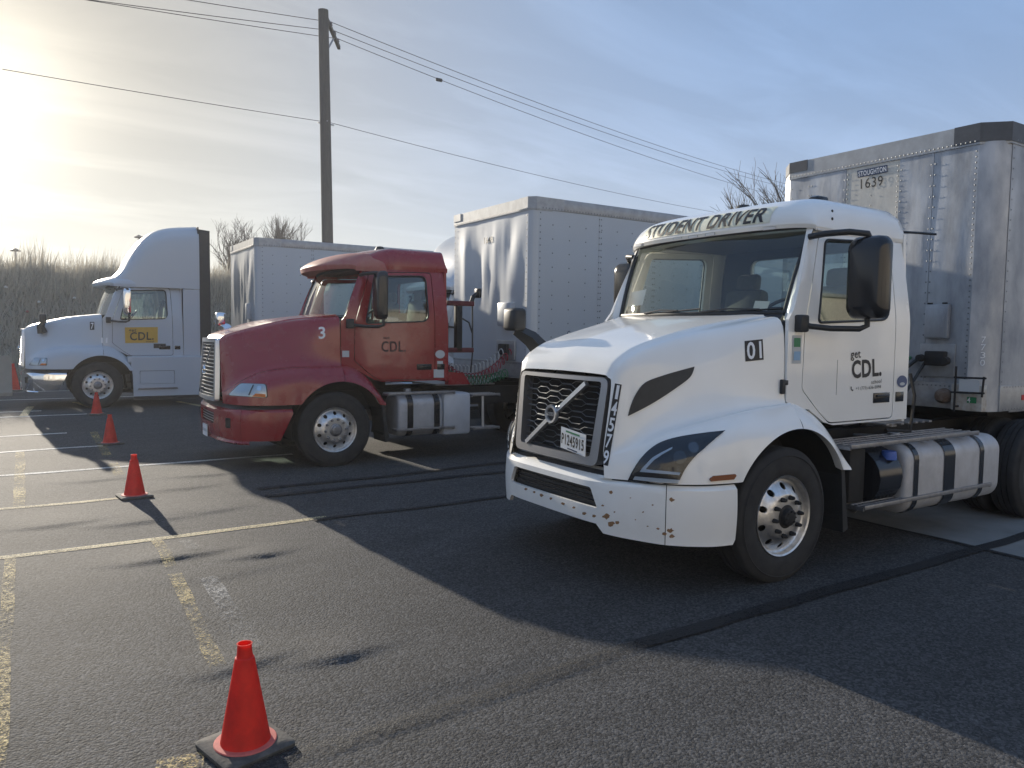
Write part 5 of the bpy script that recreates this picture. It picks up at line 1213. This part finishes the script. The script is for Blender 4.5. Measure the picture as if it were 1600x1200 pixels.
for k, t in enumerate((.28, .62, .93)):
    p = arm0.lerp(arm1, t)+Vector((0, 0, .07)); B().lathe([(.0, .16), (.03, .15), (.05, .11), (.03, .09), (.06, .05), (.03, .0)], p, 'z', 12).build('insulator', mat('porcelain', (.09, .07, .065), .3), up_, 50); ins.append(P0+p+Vector((0, 0, .14)))
DW = Vector((math.sin(math.radians(75)), math.cos(math.radians(75)), 0))
def wire(p, pxr, pxl, label, r=.011, b=.0011):
    pts = []
    for px, sg in ((pxl, -1), (pxr, 1)):
        # where the seen line of sight meets the vertical plane of the wire
        n = Vector((DW.y, -DW.x, 0)); d = ray(*px); t = (p-CAMP).dot(n)/d.dot(n); q = CAMP+d*t; s = (q-p).dot(DW); dz = q.z-p.z
        a = (dz-b*s*s)/s
        rng = np.linspace(0, sg*(46 if sg > 0 else 9), 26)
        seg = [p+DW*k+Vector((0, 0, a*k+b*k*k)) for k in rng]; pts = (seg[::-1] if sg < 0 else pts+seg[1:]) if sg < 0 else pts+seg[1:]
    o = B().tube(pts, r, 5, False).build('overhead_wire', wirem, None, 60, fix=False); tag(o, label, 'wire', 'overhead wires'); return pts
w1 = wire(ins[0], (1200, 280), (300, 1), 'topmost overhead wire on the crossarm'); w2 = wire(ins[1], (1200, 286), (150, 1), 'middle overhead wire on the crossarm'); w3 = wire(ins[2], (1190, 300), (142, 1), 'lowest overhead wire on the crossarm')
pl_ = P0+PTl*.71+Vector((.18, 0, 0)); wire(pl_, (1125, 333), (150, 133), 'single thin overhead wire attached halfway up the pole', .009)
# a splice on the lowest wire
pj = w3[26+5] if len(w3) > 31 else w3[-1]
n_ = Vector((DW.y, -DW.x, 0)); d_ = ray(686, 124); t_ = (ins[2]-CAMP).dot(n_)/d_.dot(n_); sp_ = CAMP+d_*t_
spl = B().box((0, 0, -.02), (.28, .08, .13), .03).build('wire_splice', wirem, None, 40); spl.location = sp_; tag(spl, 'small dark clamp hanging on the lowest overhead wire', 'clamp')

# ------------------------------------------------------------------ far lamp posts
for u, v, lb in ((24, 392, 'far lamp post above the reeds at the left edge'), (217, 371, 'far lamp post behind the roof fairing of the pale truck')):
    t = at(u, v, 'y', 78); e = empty('lamp_post', (t.x, 78, 0), lb, 'lamp post', 'far lamp posts')
    B().tube([(0, 0, 0), (0, 0, t.z)], .09, 8).build('post', steel, e, 50); B().lathe([(0, .25), (.2, .15), (.42, .03), (.38, -.04), (0, -.06)], (0, 0, t.z), 'z', 16).build('lamp_head', plastic, e, 50)

# ------------------------------------------------------------------ added haze volume, imitates the lens glare of the low sun
hzm = bpy.data.materials.new('haze'); hzm.use_nodes = True; ht_ = hzm.node_tree; ht_.nodes.clear()
ho_ = N(ht_, 'ShaderNodeOutputMaterial'); pv = N(ht_, 'ShaderNodeVolumePrincipled'); pv.inputs['Color'].default_value = (.95, .96, 1, 1); pv.inputs['Density'].default_value = .001; pv.inputs['Anisotropy'].default_value = .5
ht_.links.new(pv.outputs[0], ho_.inputs['Volume'])
gx_ = max(abs(v.co.x) for v in gd.data.vertices)+20; gy_ = max(abs(v.co.y) for v in gd.data.vertices)+20
hb = B().box((0, 0, 5.75), (2*gx_, 2*gy_, 14.5)).build('haze', hzm, None, None); tag(hb, 'thin added haze imitating lens glare from the low sun', kind='stuff')
